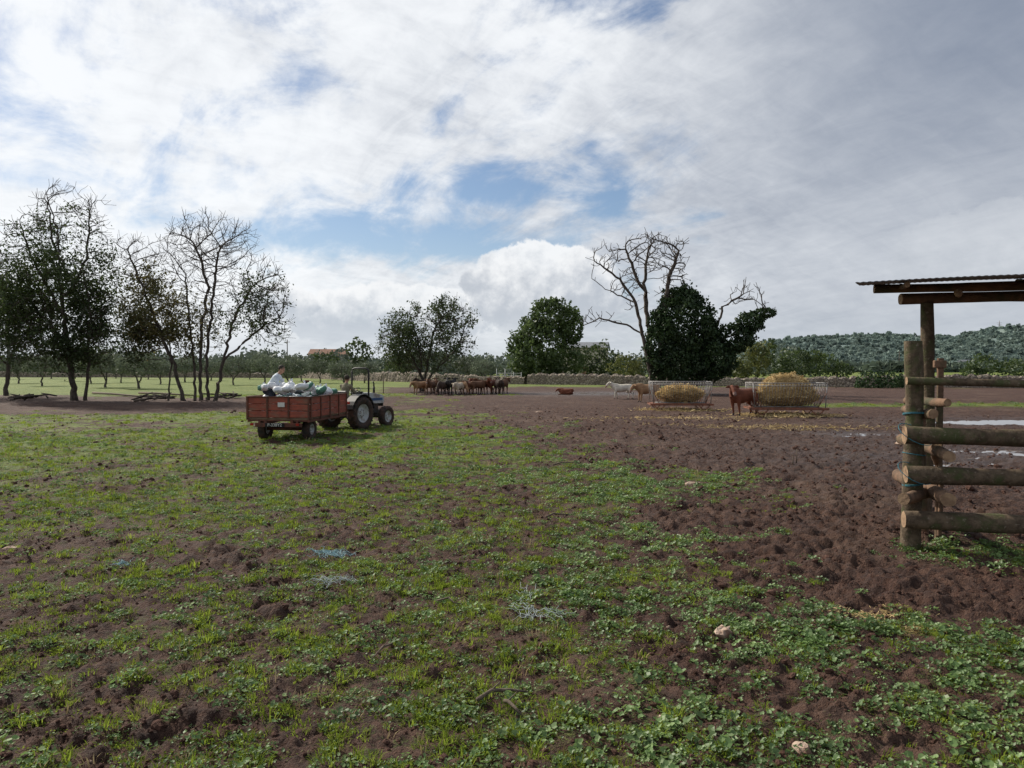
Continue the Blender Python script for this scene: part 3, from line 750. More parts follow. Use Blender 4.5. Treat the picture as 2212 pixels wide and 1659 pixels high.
def pylon(loc,h):
    g=G(); w=h*.1
    for sx,sy in((-1,-1),(1,-1),(1,1),(-1,1)): g.tube([(sx*w,sy*w,0),(sx*w*.2,sy*w*.2,h*.75),(0,0,h)],.16,M_steel,4)
    for i in range(6):
        z0=h*.12*i; k=1-.8*z0/(h*.75); z1=h*.12*(i+1); k1=1-.8*z1/(h*.75)
        g.tube([(-w*k,-w*k,z0),(w*k1,-w*k1,z1)],.1,M_steel,4); g.tube([(w*k,-w*k,z0),(-w*k1,-w*k1,z1)],.1,M_steel,4)
    for zz_ in(.72,.84): g.tube([(-h*.16,0,h*zz_),(h*.16,0,h*zz_)],.15,M_steel,4)
    g.obj('power_pylon',loc=loc)
X_=(2157-1106)/F*960; pylon((X_,960,float(hillz(np.array([X_]),np.array([960.]))[0])-1),20)
M_pole=pmat('weathered_wood',(.16,.12,.09),(.09,.07,.05),scale=5,rough=.9,stretch=(3,3,1),bump=.3)
for px,d,h in [(1942,260,7.5),(621,190,9),(828,60,1.6),(1806,75,1.4)]:
    g=G(); g.tube([(0,0,-.2),(0,0,h)],[h*.014+.02,h*.01+.015],M_pole,6)
    if h>5: g.box((0,0,h*.93),(1.4,.1,.12),M_pole)
    g.obj('utility_pole' if h>5 else 'fence_stake',loc=((px-1106)/F*d,d,0))
g=G(); 
for i in range(5): g.tube([(0,0,.2+i*.28),(3.2,0,.2+i*.28)],.03,M_white,5)
for x in(0,1.1,2.2,3.2): g.tube([(x,0,0),(x,0,1.9 if x<1.2 else 1.45)],.045,M_white,5)
g.obj('white_gate',loc=(-2.0,96,0))

# ------------------------------------------------------------ dry stone wall
m,nt,out=newmat('dry_stone'); b=nt.new('ShaderNodeBsdfPrincipled'); v=nt.obj()
vc=nt.vor(v,3.2,'Color'); vd=nt.vor(v,3.2,'Distance','DISTANCE_TO_EDGE')
c_=nt.mix(nt.math('MULTIPLY',nt.sep(vc)[0],1.),(.20,.155,.12),(.36,.30,.235)); c_=nt.mix(nt.sstep(vd,.0,.10,1,0),c_,(.04,.033,.026))
c_=nt.mix(nt.sstep(nt.noise(v,.5,5,.6),.5,.7,0,.5),c_,(.12,.10,.07))
nt.put(b.inputs['Base Color'],c_); b.inputs['Roughness'].default_value=.95
bn=nt.new('ShaderNodeBump'); bn.inputs['Strength'].default_value=1; bn.inputs['Distance'].default_value=.15; nt.put(bn.inputs['Height'],vd); nt.l.new(bn.outputs[0],b.inputs['Normal']); nt.l.new(b.outputs[0],out.inputs[0]); M_dstone=m
def stonewall(path,h,seed):
    r=random.Random(seed); pts=[]
    for i in range(len(path)-1):
        a=Vector(path[i]);b_=Vector(path[i+1]); k=int((b_-a).length/.35)
        for j in range(k): pts.append(a+(b_-a)*j/k)
    vs=[];fs=[]
    for i,p in enumerate(pts):
        q=pts[min(i+1,len(pts)-1)]-pts[max(i-1,0)]; n_=Vector((-q.y,q.x,0)).normalized(); hh=h*(1+.18*math.sin(i*.05+seed)+r.uniform(-.12,.14))
        for s1,zz_ in((-.4,-.1),(-.36,hh*.4),(-.28,hh*.85),(-.1,hh),(.1,hh*r.uniform(.95,1.05)),(.3,hh*.85),(.4,-.1)):
            vs.append(p+n_*(s1+r.uniform(-.05,.05))+Vector((0,0,zz_)))
    for i in range(len(pts)-1):
        for k in range(6): fs.append((i*7+k,(i+1)*7+k,(i+1)*7+k+1,i*7+k+1))
    g=G(); g.add(vs,fs,M_dstone); g.obj('dry_stone_wall')
stonewall([(2,92,0),(20,84,0),(45,78,0),(70,72,0)],1.1,1)
stonewall([(-40,140,0),(-22,112,0),(-10,100,0),(2,92,0)],1.15,2)
stonewall([(-140,150,0),(-80,146,0),(-40,140,0)],1.0,3)

# ------------------------------------------------------------ TRACTOR
M_tyre=pmat('tyre_rubber',(.035,.031,.028),(.085,.05,.038),scale=7,rough=.85,bump=.2)
M_rim=pmat('painted_rim',(.50,.51,.50),(.26,.20,.16),scale=9,rough=.5,lo=.45,hi=.7)
M_body=pmat('tractor_paint',(.50,.52,.54),(.40,.41,.42),scale=4,rough=.4,spec=.5,dirt=(.20,.13,.10))
M_blue=pmat('blue_paint',(.04,.10,.25),(.03,.07,.17),scale=5,rough=.4)
M_black=pmat('black_steel',(.02,.02,.02),(.035,.03,.028),scale=9,rough=.5)
M_eng=pmat('engine_block',(.05,.05,.055),(.09,.06,.045),scale=9,rough=.7,bump=.3)
M_red=pmat('red_lamp',(.4,.02,.01),(.3,.02,.01),rough=.3)
def wheel(name,parent,c,R,w,rim=.55,lugs=22,side=1):
    r=empty(name,c,0,parent)
    g=G(); k=w/2
    g.lathe([(R*rim,-k*.7),(R*.80,-k),(R*.95,-k*.9),(R*.965,0),(R*.95,k*.9),(R*.80,k),(R*rim,k*.7),(R*rim*.96,0),(R*rim,-k*.7)],M_tyre,n=36)
    for i in range(lugs):
        for s1 in(-1,1):
            a=2*math.pi*(i+(.5 if s1>0 else 0))/lugs
            g.box(Matrix.Rotation(a,3,'X')@Vector((s1*k*.5,0,R*.965)),(k*1.05,R*.07,R*.07),M_tyre,R=Matrix.Rotation(a,3,'X')@Matrix.Rotation(s1*.5,3,'Z'))
    g.obj('tyre',r)
    g=G(); q=side*k
    g.lathe([(R*rim*1.0,q*.75),(R*rim*.93,q*.55),(R*rim*.85,q*.15),(R*rim*.45,q*.05),(R*rim*.40,q*.35),(R*rim*.22,q*.42),(.001,q*.42)],M_rim,n=28)
    g.lathe([(R*rim*.98,-q*.6),(R*rim*.8,-q*.2),(.001,-q*.1)],M_rim,n=28)
    for i in range(8):
        a=2*math.pi*i/8; g.ball((q*.4,math.cos(a)*R*rim*.33,math.sin(a)*R*rim*.33),R*.03,M_black,6)
    g.obj('rim',r)
TH=math.radians(-25); tc_=Vector((-6.05,26.78,.0)); TR=empty('tractor',tc_,TH)
wheel('rear_wheel_right',TR,(.68,0,.60),.60,.36,.56,20,1); wheel('rear_wheel_left',TR,(-.68,0,.60),.60,.36,.56,20,-1)
wheel('front_wheel_right',TR,(.60,1.72,.385),.385,.26,.56,16,1); wheel('front_wheel_left',TR,(-.60,1.72,.385),.385,.26,.56,16,-1)
g=G(); g.tube([(-.5,0,.6),(.5,0,.6)],.11,M_eng,10); g.box((0,.3,.62),(.42,1.0,.4),M_eng,bev=.05); g.box((0,1.2,.66),(.36,1.3,.42),M_eng,bev=.05)
g.tube([(-.5,1.72,.385),(.5,1.72,.385)],.07,M_eng,8); g.box((0,1.85,.5),(.3,.5,.25),M_eng,bev=.04); g.obj('chassis',TR)
g=G()
def prism(g,prof,x0,x1,mat,bev=.05):
    n=len(prof); vs=[];
    for x in (x0,x0+bev,x1-bev,x1):
        cy=sum(p[0] for p in prof)/n; cz=sum(p[1] for p in prof)/n
        for (yy,z_) in prof:
            f=1 if (x in(x0+bev,x1-bev)) else 1-bev*1.2
            vs.append((x,cy+(yy-cy)*f,cz+(z_-cz)*f))
    fs=[tuple(range(n))]
    for j in range(3):
        for k in range(n): fs.append((j*n+k,j*n+(k+1)%n,(j+1)*n+(k+1)%n,(j+1)*n+k))
    fs.append(tuple(3*n+k for k in range(n))[::-1]); g.add(vs,fs,mat)
prism(g,[(.75,.88),(2.05,.86),(2.10,.92),(2.08,1.12),(1.95,1.2),(1.3,1.29),(.75,1.31)],-.27,.27,M_body); g.obj('bonnet',TR)
g=G(); g.box((0,2.1,.92),(.40,.06,.36),M_black,bev=.02); g.box((.273,1.5,1.03),(.012,.9,.10),M_blue); g.box((-.273,1.5,1.03),(.012,.9,.10),M_blue)
for s1 in(-1,1): g.ball((s1*.15,2.13,1.1),(.06,.03,.05),M_rim,8)
g.obj('grille_and_stripe',TR)
g=G(); g.tube([(.2,1.5,1.2),(.2,1.5,1.62),(.2,1.44,1.7)],.028,M_black,8); g.tube([(.2,1.5,1.28),(.2,1.5,1.5)],.045,M_black,8); g.obj('exhaust',TR)
for s1,nm in((-1,'left'),(1,'right')):
    g=G(); n=12; vs=[];fs=[]
    for i in range(n+1):
        a=math.radians(15+150*i/n); yy=-.69*math.cos(a); z_=.6+.69*math.sin(a)
        for xx in(.46,.84): vs.append((s1*xx,yy,z_)); 
        for xx in(.46,.84): vs.append((s1*xx,yy*.965,z_-.03))
    for i in range(n):
        q=i*4; fs+= [(q,q+1,q+5,q+4),(q+2,q+6,q+7,q+3),(q,q+4,q+6,q+2),(q+1,q+3,q+7,q+5)]
    fs+=[(0,2,3,1),(n*4,n*4+1,n*4+3,n*4+2)]
    g.add(vs,fs,M_black); 
    vs=[(s1*.455,-.69*math.cos(math.radians(15+150*i/n)),.6+.69*math.sin(math.radians(15+150*i/n))) for i in range(n+1)]
    g.add(vs+[(s1*.455,0,.65)],[(i,i+1,n+1) for i in range(n)],M_body)
    g.box((s1*.65,-.66,1.0),(.14,.05,.09),M_red,bev=.01); g.obj('fender_'+nm,TR)
g=G(); g.box((0,.48,.80),(.84,.75,.05),M_black); g.box((0,.02,.98),(.5,.42,.12),M_black,bev=.04); g.box((0,-.2,1.2),(.46,.1,.4),M_black,bev=.04,R=Matrix.Rotation(-.12,3,'X')); g.box((0,0,.85),(.2,.2,.2),M_black); g.obj('seat',TR)
g=G(); ring=[(math.cos(t*math.pi/8)*.2,.62+math.sin(t*math.pi/8)*.17,1.38+math.sin(t*math.pi/8)*.1) for t in range(17)]; g.tube(ring,.016,M_black,6,cap=False)
for t in(0,5,11): g.tube([(0,.62,1.38),ring[t]],.01,M_black,5)
g.tube([(0,.62,1.38),(0,.78,1.05)],.03,M_black,8); g.box((0,.78,1.24),(.46,.1,.22),M_black,bev=.03); g.obj('steering_wheel',TR)
g=G(); g.tube([(-.38,.92,.7),(-.38,.92,2.08),(-.34,.92,2.17),(-.26,.92,2.2),(.26,.92,2.2),(.34,.92,2.17),(.38,.92,2.08),(.38,.92,.7)],.034,M_black,8); g.obj('roll_bar',TR)
g=G(); g.tube([(0,-.2,.5),(0,-.75,.42)],.04,M_black,8)
for s1 in(-1,1): g.tube([(s1*.2,-.1,.5),(s1*.32,-.65,.42)],.03,M_black,6); g.tube([(s1*.15,-.15,.9),(s1*.3,-.55,.48)],.022,M_black,6)
g.obj('hitch',TR)

# ------------------------------------------------------------ TRAILER
M_tred=pmat('faded_red_paint',(.36,.090,.055),(.24,.065,.045),scale=4,rough=.7,dirt=(.20,.12,.085),stretch=(1,1,3))
M_frame=pmat('rusty_frame',(.17,.06,.04),(.09,.045,.032),scale=8,rough=.8)
M_wood=pmat('bare_board',(.22,.15,.10),(.13,.085,.06),scale=4,rough=.9,stretch=(1,1,5))
H8=math.radians(-8)
TL=empty('farm_trailer',(-7.09,22.44,0),H8)
Wd,Ln,zb,zt=2.0,3.05,.72,1.35
g=G(); g.box((0,Ln/2,zb-.03),(Wd-.02,Ln-.02,.06),M_wood); g.obj('bed',TL)
def board(g,p0,p1,th,mat,zb=zb,zt=zt,nb=3):
    p0=Vector(p0);p1=Vector(p1); d_=(p1-p0); Lb=d_.length; a=math.atan2(d_.y,d_.x); R=Matrix.Rotation(a,3,'Z'); hb=(zt-zb)/nb
    for i in range(nb): g.box((p0+p1)/2+Vector((0,0,zb+hb*(i+.5))),(Lb,th,hb-.018),mat,R=R,bev=.008)
g=G(); board(g,(-1,0,0),(1,0,0),.035,M_tred); 
for x in(-.98,-.34,.34,.98): g.box((x,-.032,(zb+zt)/2),(.055,.03,zt-zb+.03),M_frame,bev=.005)
g.box((0,-.022,zt+.005),(2.04,.06,.03),M_frame); g.obj('tailboard',TL)
for s1,nm in((-1,'left'),(1,'right')):
    g=G(); board(g,(s1*1,.03,0),(s1*1,Ln-.03,0),.035,M_tred)
    for y in(.04,.8,1.55,2.3,Ln-.04): g.box((s1*1.032,y,(zb+zt)/2-.03),(.03,.055,zt-zb+.08),M_frame,bev=.005)
    g.box((s1*1.012,Ln/2,zt+.006),(.06,Ln,.03),M_frame); g.obj('sideboard_'+nm,TL)
g=G(); board(g,(-1,Ln,0),(1,Ln,0),.035,M_tred); g.obj('headboard',TL)
g=G()
for s1 in(-1,1): g.box((s1*.42,Ln/2,.60),(.09,Ln,.14),M_frame); g.box((s1*.96,Ln/2,.64),(.06,Ln,.1),M_frame)
for y in(.05,.9,1.9,Ln-.06): g.box((0,y,.645),(1.86,.07,.07),M_frame)
g.box((0,.01,.50),(1.5,.06,.13),M_frame,bev=.01); g.box((-.6,.01,.56),(.06,.05,.12),M_frame); g.box((.6,.01,.56),(.06,.05,.12),M_frame)
g.tube([(-.66,.62,.335),(.66,.62,.335)],.05,M_frame,8)
for s1 in(-1,1): g.box((s1*.42,.62,.45),(.07,.8,.1),M_frame,bev=.02)
g.tube([(-.42,Ln,.58),(.28,Ln+.62,.46)],.04,M_frame,6); g.tube([(.42,Ln,.58),(.3,Ln+.62,.46)],.04,M_frame,6); g.tube([(.29,Ln+.55,.46),(.36,Ln+.95,.44)],.04,M_frame,6)
g.obj('chassis',TL)
wheel('wheel_right',TL,(.72,.62,.335),.335,.24,.5,14,1); wheel('wheel_left',TL,(-.72,.62,.335),.335,.24,.5,14,-1)
g=G(); M_plate=pmat('plate_black',(.015,.015,.015),(.02,.02,.02)); M_let=pmat('plate_white',(.7,.7,.66),(.6,.6,.56))
g.box((-.1,-.035,.50),(.62,.014,.12),M_plate,bev=.003)
g.box((.12,-.055,1.12),(.22,.012,.14),M_white,bev=.003)
g.box((-.83,-.05,.52),(.1,.02,.07),M_red); g.box((.63,-.05,.52),(.1,.02,.07),M_red); g.obj('number_plate',TL)
fc=bpy.data.curves.new('plate_text','FONT'); fc.body='P-338Y2'; fc.size=.135; fc.extrude=.002; fc.align_x='CENTER'; fc.align_y='CENTER'
fo=bpy.data.objects.new('t',fc); S.collection.objects.link(fo); dg=bpy.context.evaluated_depsgraph_get(); tm=bpy.data.meshes.new_from_object(fo.evaluated_get(dg)); bpy.data.objects.remove(fo)
tm.materials.clear(); tm.materials.append(M_let); to=bpy.data.objects.new('plate_text',tm); to.location=(-.1,-.046,.50); to.rotation_euler=(math.pi/2,0,0); link(to,TL)
M_sack=pmat('white_sack',(.84,.85,.86),(.64,.66,.69),scale=7,rough=.55,bump=.7,bscale=14)
M_gsack=pmat('green_sack',(.13,.30,.21),(.08,.20,.15),scale=5,rough=.6,bump=.8,bscale=14)
M_bsack=pmat('blue_grey_sack',(.24,.31,.36),(.15,.19,.23),scale=5,rough=.6,bump=.8,bscale=14)
rr=random.Random(12); g=G()
def sack(g,c,R,sx,sy,sz,mt,seed):
    q=random.Random(seed); ph=[q.uniform(0,6) for _ in range(6)]; n=16; m=9; vs=[];fs=[]
    for i in range(m+1):
        th=math.pi*i/m
        for k in range(n):
            a=2*math.pi*k/n
            def sp_(v,e): return math.copysign(abs(v)**e,v)
            x_=sp_(math.cos(th),.7); rr_=math.sin(th)**.55; y_=rr_*sp_(math.cos(a),.75); z_=rr_*sp_(math.sin(a),.8)
            w=1+.09*math.sin(5*a+ph[0]+2*x_)+.08*math.sin(7*x_+ph[1]+a)+.05*math.sin(11*a+ph[2]-5*x_)
            vs.append(Vector(c)+R@Vector((x_*sx,y_*sy*w,z_*sz*w)))
    for i in range(m):
        for k in range(n): fs.append((i*n+k,(i+1)*n+k,(i+1)*n+(k+1)%n,i*n+(k+1)%n))
    g.add(vs,fs,mt,True)
for i in range(112):
    x=rr.uniform(-.80,.80); y=rr.uniform(.2,Ln-.25)
    hgt=1.43+.22*math.exp(-((y-.4)/1.1)**2)
    z_=.9 if i<20 else (1.20 if i<50 else hgt+rr.uniform(-.10,.06))
    mt=rr.choices([M_sack,M_gsack,M_bsack],[.84,.09,.07] if y<1.9 else [.55,.32,.13])[0]
    R=Matrix.Rotation(rr.uniform(0,3),3,'Z')@Matrix.Rotation(rr.uniform(-.5,.5),3,'X')@Matrix.Rotation(rr.uniform(-.5,.5),3,'Y')
    k=1.25 if i<50 else 1.
    sack(g,(x,y,z_),R,rr.uniform(.15,.22)*k,rr.uniform(.10,.14)*k,rr.uniform(.075,.11)*k,mt,i)
    if mt is M_sack and i>=50:
        t=Vector((x,y,z_))+R@Vector((.12,0,.04)); g.tube([t,t+Vector((0,0,.07)),t+Vector((rr.uniform(-.04,.04),0,.14))],[.05,.02,(.055,.03)],mt,7)
g.obj('feed_sacks',TL)

# ------------------------------------------------------------ PEOPLE
M_skin=pmat('skin',(.42,.24,.17),(.36,.19,.13),scale=5,rough=.6)
M_hair=pmat('dark_hair',(.03,.022,.017),(.05,.04,.03),scale=30,rough=.8)
M_shirt=pmat('pale_shirt',(.60,.65,.70),(.50,.55,.62),scale=6,rough=.85,bump=.3)
M_jeans=pmat('dark_trousers',(.05,.06,.085),(.03,.035,.05),scale=6,rough=.9)
M_jack=pmat('olive_jacket',(.22,.20,.135),(.155,.145,.095),scale=6,rough=.9,bump=.3)
M_boot=pmat('boots',(.04,.028,.02),(.03,.02,.015),rough=.7)
M_eye=pmat('eye',(.02,.015,.01),(.01,.01,.01),rough=.2)
def V3(*a): return Vector(a)
def person(name,J,face,top,bottom,parent=None,loc=(0,0,0),rz=0.,cap=None):
    root=empty(name,loc,rz,parent); g=G()
    hip,chest,neck,head=J['hip'],J['chest'],J['neck'],J['head']
    side=J['side'].normalized()
    mid=(hip+chest)/2
    rf=side.cross(chest-hip).normalized()
    def torso(pts,rads,mat): g.tube(pts,rads,mat,14,ref=rf)
    torso([hip-(chest-hip)*.18,hip,mid,chest,chest+(neck-chest)*.55,neck],[(.12,.10),(.165,.125),(.15,.115),(.19,.125),(.15,.10),(.065,.065)],top)
    g.ball(hip-(chest-hip)*.3,(.15,.14,.12),bottom,12)
    g.tube([neck-(neck-chest)*.1,neck+(head-neck)*.5],[.062,.055],M_skin,10)
    f=Vector(face).normalized(); u=(head-neck).normalized(); u=(u-f*u.dot(f)).normalized(); s_=f.cross(u); R=Matrix((s_,f,u)).transposed()
    g.ball(head,(.075,.093,.108),M_skin,16,R); g.ball(head+R@V3(0,.035,-.06),(.055,.06,.055),M_skin,10,R)
    g.ball(head+R@V3(0,-.035,.042),(.096,.098,.100),cap or M_hair,16,R)
    if cap: g.ball(head+R@V3(0,.10,.05),(.07,.07,.016),cap,10,R)
    g.ball(head+R@V3(0,.10,-.01),(.014,.02,.022),M_skin,6,R)
    for q in(-1,1): g.ball(head+R@V3(q*.085,.005,-.02),(.014,.024,.034),M_skin,7,R)
    for k in('l','r'):
        sh,el_,wr=J['sh_'+k],J['el_'+k],J['wr_'+k]
        g.ball(sh,.075,top,10); g.tube([chest+(sh-chest)*.4,sh],[.09,.072],top,10)
        g.tube([sh,(sh+el_)/2,el_],[.07,.058,.05],top,10); g.ball(el_,.05,top,8); g.tube([el_,(el_*.6+wr*.4),wr],[.049,.044,.033],top,10)
        d_=(wr-el_).normalized(); hc=wr+d_*.05; g.tube([wr-d_*.01,hc+d_*.03],[(.028,.024),(.042,.02)],M_skin,8)
        hp,kn,an=J['hp_'+k],J['kn_'+k],J['an_'+k]
        g.tube([hp,(hp+kn)/2,kn],[.10,.085,.062],bottom,12); g.ball(kn,.063,bottom,9); g.tube([kn,(kn*.65+an*.35),an],[.06,.057,.042],bottom,10)
        fd=J.get('foot',f); fd=Vector((fd.x,fd.y,0)).normalized()
        g.tube([an-fd*.06+V3(0,0,-.03),an+fd*.06+V3(0,0,-.045),an+fd*.18+V3(0,0,-.06)],[(.04,.045),(.045,.04),(.035,.025)],M_boot,9)
    me=fuse(g,name+'_body',.015,2); link(bpy.data.objects.new('body',me),root)
    g=G()
    for q in(-1,1): g.ball(head+R@V3(q*.032,.092,.006),(.012,.008,.008),M_eye,7,R)
    g.ball(head+R@V3(0,.094,-.048),(.024,.008,.006),M_red,7,R)
    for k,sg in(('l',-1),('r',1)):
        el_,wr=J['el_'+k],J['wr_'+k]; d_=(wr-el_).normalized(); a=d_.cross(V3(0,0,1)); a=a.normalized() if a.length>.1 else side; n_=a.cross(d_).normalized()
        if n_.z>0: n_=-n_
        base=wr+d_*.075
        for j in range(4):
            ln=[.068,.078,.072,.056][j]; p0=base+a*(-.03+.02*j); p1=p0+d_*ln*.45+n_*.006; p2=p1+d_*ln*.28+n_*.018; p3=p2+d_*ln*.1+n_*.022
            g.tube([p0-d_*.02,p1,p2,p3],[.0095,.009,.008,.006],M_skin,6)
        p0=wr+d_*.03+a*(-.03*sg); g.tube([p0,p0+d_*.03-a*.022*sg+n_*.008,p0+d_*.055-a*.024*sg+n_*.018],[.012,.010,.008],M_skin,6)
    g.obj('hands_and_face',root)
    return root
J=dict(side=V3(1,0,0),hip=V3(0,.0,1.15),chest=V3(0,.06,1.50),neck=V3(0,.10,1.67),head=V3(0,.14,1.83),
 sh_l=V3(-.19,.07,1.57),el_l=V3(-.27,.24,1.34),wr_l=V3(-.16,.47,1.40),sh_r=V3(.19,.07,1.57),el_r=V3(.27,.24,1.34),wr_r=V3(.16,.47,1.40),
 hp_l=V3(-.1,.03,1.12),kn_l=V3(-.17,.44,1.16),an_l=V3(-.18,.62,.91),hp_r=V3(.1,.03,1.12),kn_r=V3(.17,.44,1.16),an_r=V3(.18,.62,.91),foot=V3(0,1,0))
M_cap=pmat('brown_cap',(.06,.05,.035),(.04,.032,.024),rough=.9)
person('tractor_driver',J,(-.1,1,-.1),M_jack,M_jeans,TR,(0,0,0),0,M_cap)
J=dict(side=V3(0,-1,0),hip=V3(-.18,0,.84),chest=V3(.04,.02,1.16),neck=V3(.13,.03,1.29),head=V3(.21,.03,1.42),foot=V3(1,0,0),
 sh_l=V3(.08,.20,1.19),el_l=V3(.20,.26,.94),wr_l=V3(.40,.20,.82),sh_r=V3(.08,-.17,1.19),el_r=V3(.18,-.24,.94),wr_r=V3(.38,-.20,.80),
 hp_l=V3(-.18,.1,.82),kn_l=V3(-.02,.13,.44),an_l=V3(-.2,.13,.07),hp_r=V3(-.18,-.1,.82),kn_r=V3(.0,-.13,.44),an_r=V3(-.16,-.13,.07))
person('man_bending_in_trailer',J,(1,-.15,-.45),M_shirt,M_jeans,TL,(-.46,.75,.76),0.15)

# ------------------------------------------------------------ CATTLE
M_hoof=pmat('hoof',(.04,.03,.025)); M_muz=pmat('muzzle',(.30,.19,.15),(.2,.12,.1))
def coat(name,c): return pmat('coat_'+name,c,tuple(q*.72 for q in c),scale=2.5,rough=.8,bump=.15,bscale=30)
CO=dict(red=coat('red',(.18,.058,.030)),tan=coat('tan',(.33,.19,.10)),cream=coat('cream',(.58,.48,.36)),dark=coat('dark',(.055,.033,.024)),black=coat('black',(.022,.019,.018)),brown=coat('brown',(.16,.078,.042)),white=coat('white',(.66,.60,.50)))
BC=coat('base',(.2,.1,.05))
def cowmesh(pose,seed=0):
    g=G(); c=BC; dz=-.52 if pose=='lie' else 0
    def P(x,y,z): return V3(x,y,z+dz)
    g.tube([P(-1.0,0,1.19),P(-.92,0,1.14),P(-.7,0,1.09),P(-.3,0,1.01),P(.1,0,.97),P(.45,0,1.0),P(.68,0,1.08),P(.82,0,1.12)],
           [(.10,.12),(.21,.22),(.27,.28),(.33,.33),(.35,.37),(.30,.37),(.21,.29),(.12,.18)],c,16)
    g.ball(P(-.80,.0,1.22),(.22,.21,.14),c,10); g.ball(P(.48,0,1.31),(.26,.13,.11),c,10)
    if pose in('graze',): nk=[P(.62,0,1.12),P(.88,0,.92),P(1.06,0,.68)]; hd=[P(1.08,0,.66),P(1.22,0,.46),P(1.30,0,.22)]
    elif pose=='low': nk=[P(.6,0,1.16),P(.86,0,1.18),P(1.06,0,1.22)]; hd=[P(1.08,0,1.22),P(1.24,0,1.02),P(1.34,0,.80)]
    elif pose=='lie': nk=[P(.6,0,1.15),P(.82,0,1.22),P(.98,0,1.26)]; hd=[P(.98,0,1.28),P(1.16,0,1.14),P(1.30,0,.98)]
    else: nk=[P(.6,0,1.15),P(.86,0,1.30),P(1.02,0,1.44)]; hd=[P(1.04,0,1.45),P(1.24,0,1.30),P(1.40,0,1.10)]
    if pose=='turn':
        nk=[P(.6,0,1.15),P(.84,.08,1.28),P(.98,.20,1.40)]; hd=[P(1.0,.22,1.42),P(1.08,.40,1.28),P(1.15,.55,1.08)]
    g.tube(nk,[(.18,.27),(.13,.21),(.11,.16)],c,12); g.ball(nk[1]+V3(-.06,0,-.17),(.17,.05,.13),c,8)
    h0,h1,h2_=hd; g.ball(h0,(.13,.13,.135),c,12); g.tube([h0,h1,h1+(h2_-h1)*.6],[(.125,.145),(.10,.125),(.085,.10)],c,12)
    g.tube([h1+(h2_-h1)*.5,h2_],[(.088,.10),(.088,.082)],M_muz,10); g.ball(h2_,(.08,.08,.065),M_muz,8)
    fd=(h2_-h0).normalized(); sd_=fd.cross(V3(0,0,1)).normalized()
    for q in(-1,1):
        e0=h0+sd_*q*.10+V3(-.03,0,.05); g.tube([e0,e0+sd_*q*.13+V3(-.02,0,.0),e0+sd_*q*.26-V3(.02,0,.05)],[(.035,.04),(.04,.075),(.025,.03)],c,8)
    if pose=='lie':
        g.tube([V3(-.9,0,.36),V3(-.4,0,.26),V3(.2,0,.24),V3(.6,0,.34)],[(.24,.28),(.36,.26),(.34,.24),(.2,.24)],c,14)
        for q in(-1,1):
            g.tube([V3(.5,q*.2,.35),V3(.62,q*.3,.12),V3(.95,q*.28,.07)],[.12,.075,.05],c,9); g.tube([V3(.95,q*.28,.07),V3(.7,q*.24,.05)],[.05,.045],c,8)
            g.tube([V3(-.72,q*.25,.4),V3(-.35,q*.38,.2),V3(-.6,q*.42,.08),V3(-.3,q*.44,.06)],[.2,.14,.06,.045],c,9)
    else:
        r=random.Random(seed)
        for q in(-1,1):
            w=r.uniform(-.10,.10)*(1 if pose!='walk' else 0)+(q*.17 if pose=='walk' else 0)
            g.tube([V3(.5,q*.17,1.0),V3(.5+w*.2,q*.20,.72),V3(.49+w*.6,q*.19,.42),V3(.47+w,q*.18,.14)],[(.15,.16),(.105,.11),(.06,.062),(.042,.045)],c,10)
            g.ball(V3(.5+w*.6,q*.19,.42),.062,c,8)
            g.tube([V3(.48+w,q*.18,.12),V3(.53+w,q*.18,.0)],[.048,.062],M_hoof,8)
            w=-w
            g.tube([V3(-.78,q*.14,1.08),V3(-.72,q*.19,.86),V3(-.66+w*.3,q*.20,.70)],[(.19,.22),(.17,.19),(.12,.13)],c,10)
            g.tube([V3(-.66+w*.3,q*.20,.72),V3(-.80+w*.6,q*.19,.56),V3(-.91+w*.8,q*.18,.44),V3(-.87+w,q*.18,.14)],[.125,.075,.056,.042],c,10)
            g.ball(V3(-.92+w*.8,q*.18,.46),.06,c,8)
            g.tube([V3(-.86+w,q*.18,.12),V3(-.81+w,q*.18,.0)],[.047,.060],M_hoof,8)
    if pose!='lie': g.tube([P(-1.0,0,1.26),P(-1.1,0,1.1),P(-1.12,.02,.8),P(-1.12,.03,.62)],[.04,.03,.027,.027],c,8); g.tube([P(-1.12,.03,.64),P(-1.12,.03,.5),P(-1.12,.04,.42)],[.03,.05,.02],M_hoof,8)
    return fuse(g,'cow_'+pose,.026,2)
CM={p:cowmesh(p,i) for i,p in enumerate(['stand','graze','low','walk','turn','lie'])}
def cow(name,pose,px,py,heading,col,sc):
    p=gp(px,py); me=CM[pose]; o=bpy.data.objects.new(name,me)
    z_=gzh(p.x,p.y); o.location=(p.x,p.y,z_-.01); o.rotation_euler=(0,0,math.radians(heading)); o.scale=(sc,)*3; link(o)
    for i,sl in enumerate(o.material_slots):
        if sl.material==BC: sl.link='OBJECT'; sl.material=CO[col]
    return o
herd=[('low',906,852,230,'tan',.76),('stand',930,852,260,'brown',.80),('stand',942,850,100,'brown',.82),('graze',955,853,250,'dark',.80),('stand',966,852,95,'black',.86),('stand',977,851,80,'black',.84),
 ('low',990,853,250,'cream',.74),('graze',1000,852,300,'tan',.76),('stand',1010,850,60,'brown',.80),('stand',1021,851,260,'red',.82),('low',1034,852,40,'brown',.80),('stand',1046,851,215,'brown',.84),('turn',1060,851,250,'red',.86),('stand',1078,852,100,'dark',.88),('stand',1086,850,60,'brown',.84),('stand',918,848,170,'dark',.8)]
for q in herd: cow('cow',*q)
cow('white_cow','walk',1342,861,184,'white',.78)
cow('calf','lie',1222,853,170,'red',.62)
cow('brown_cow','low',1398,868,195,'tan',.86)
cow('red_cow','turn',1604,899,212,'red',.92)

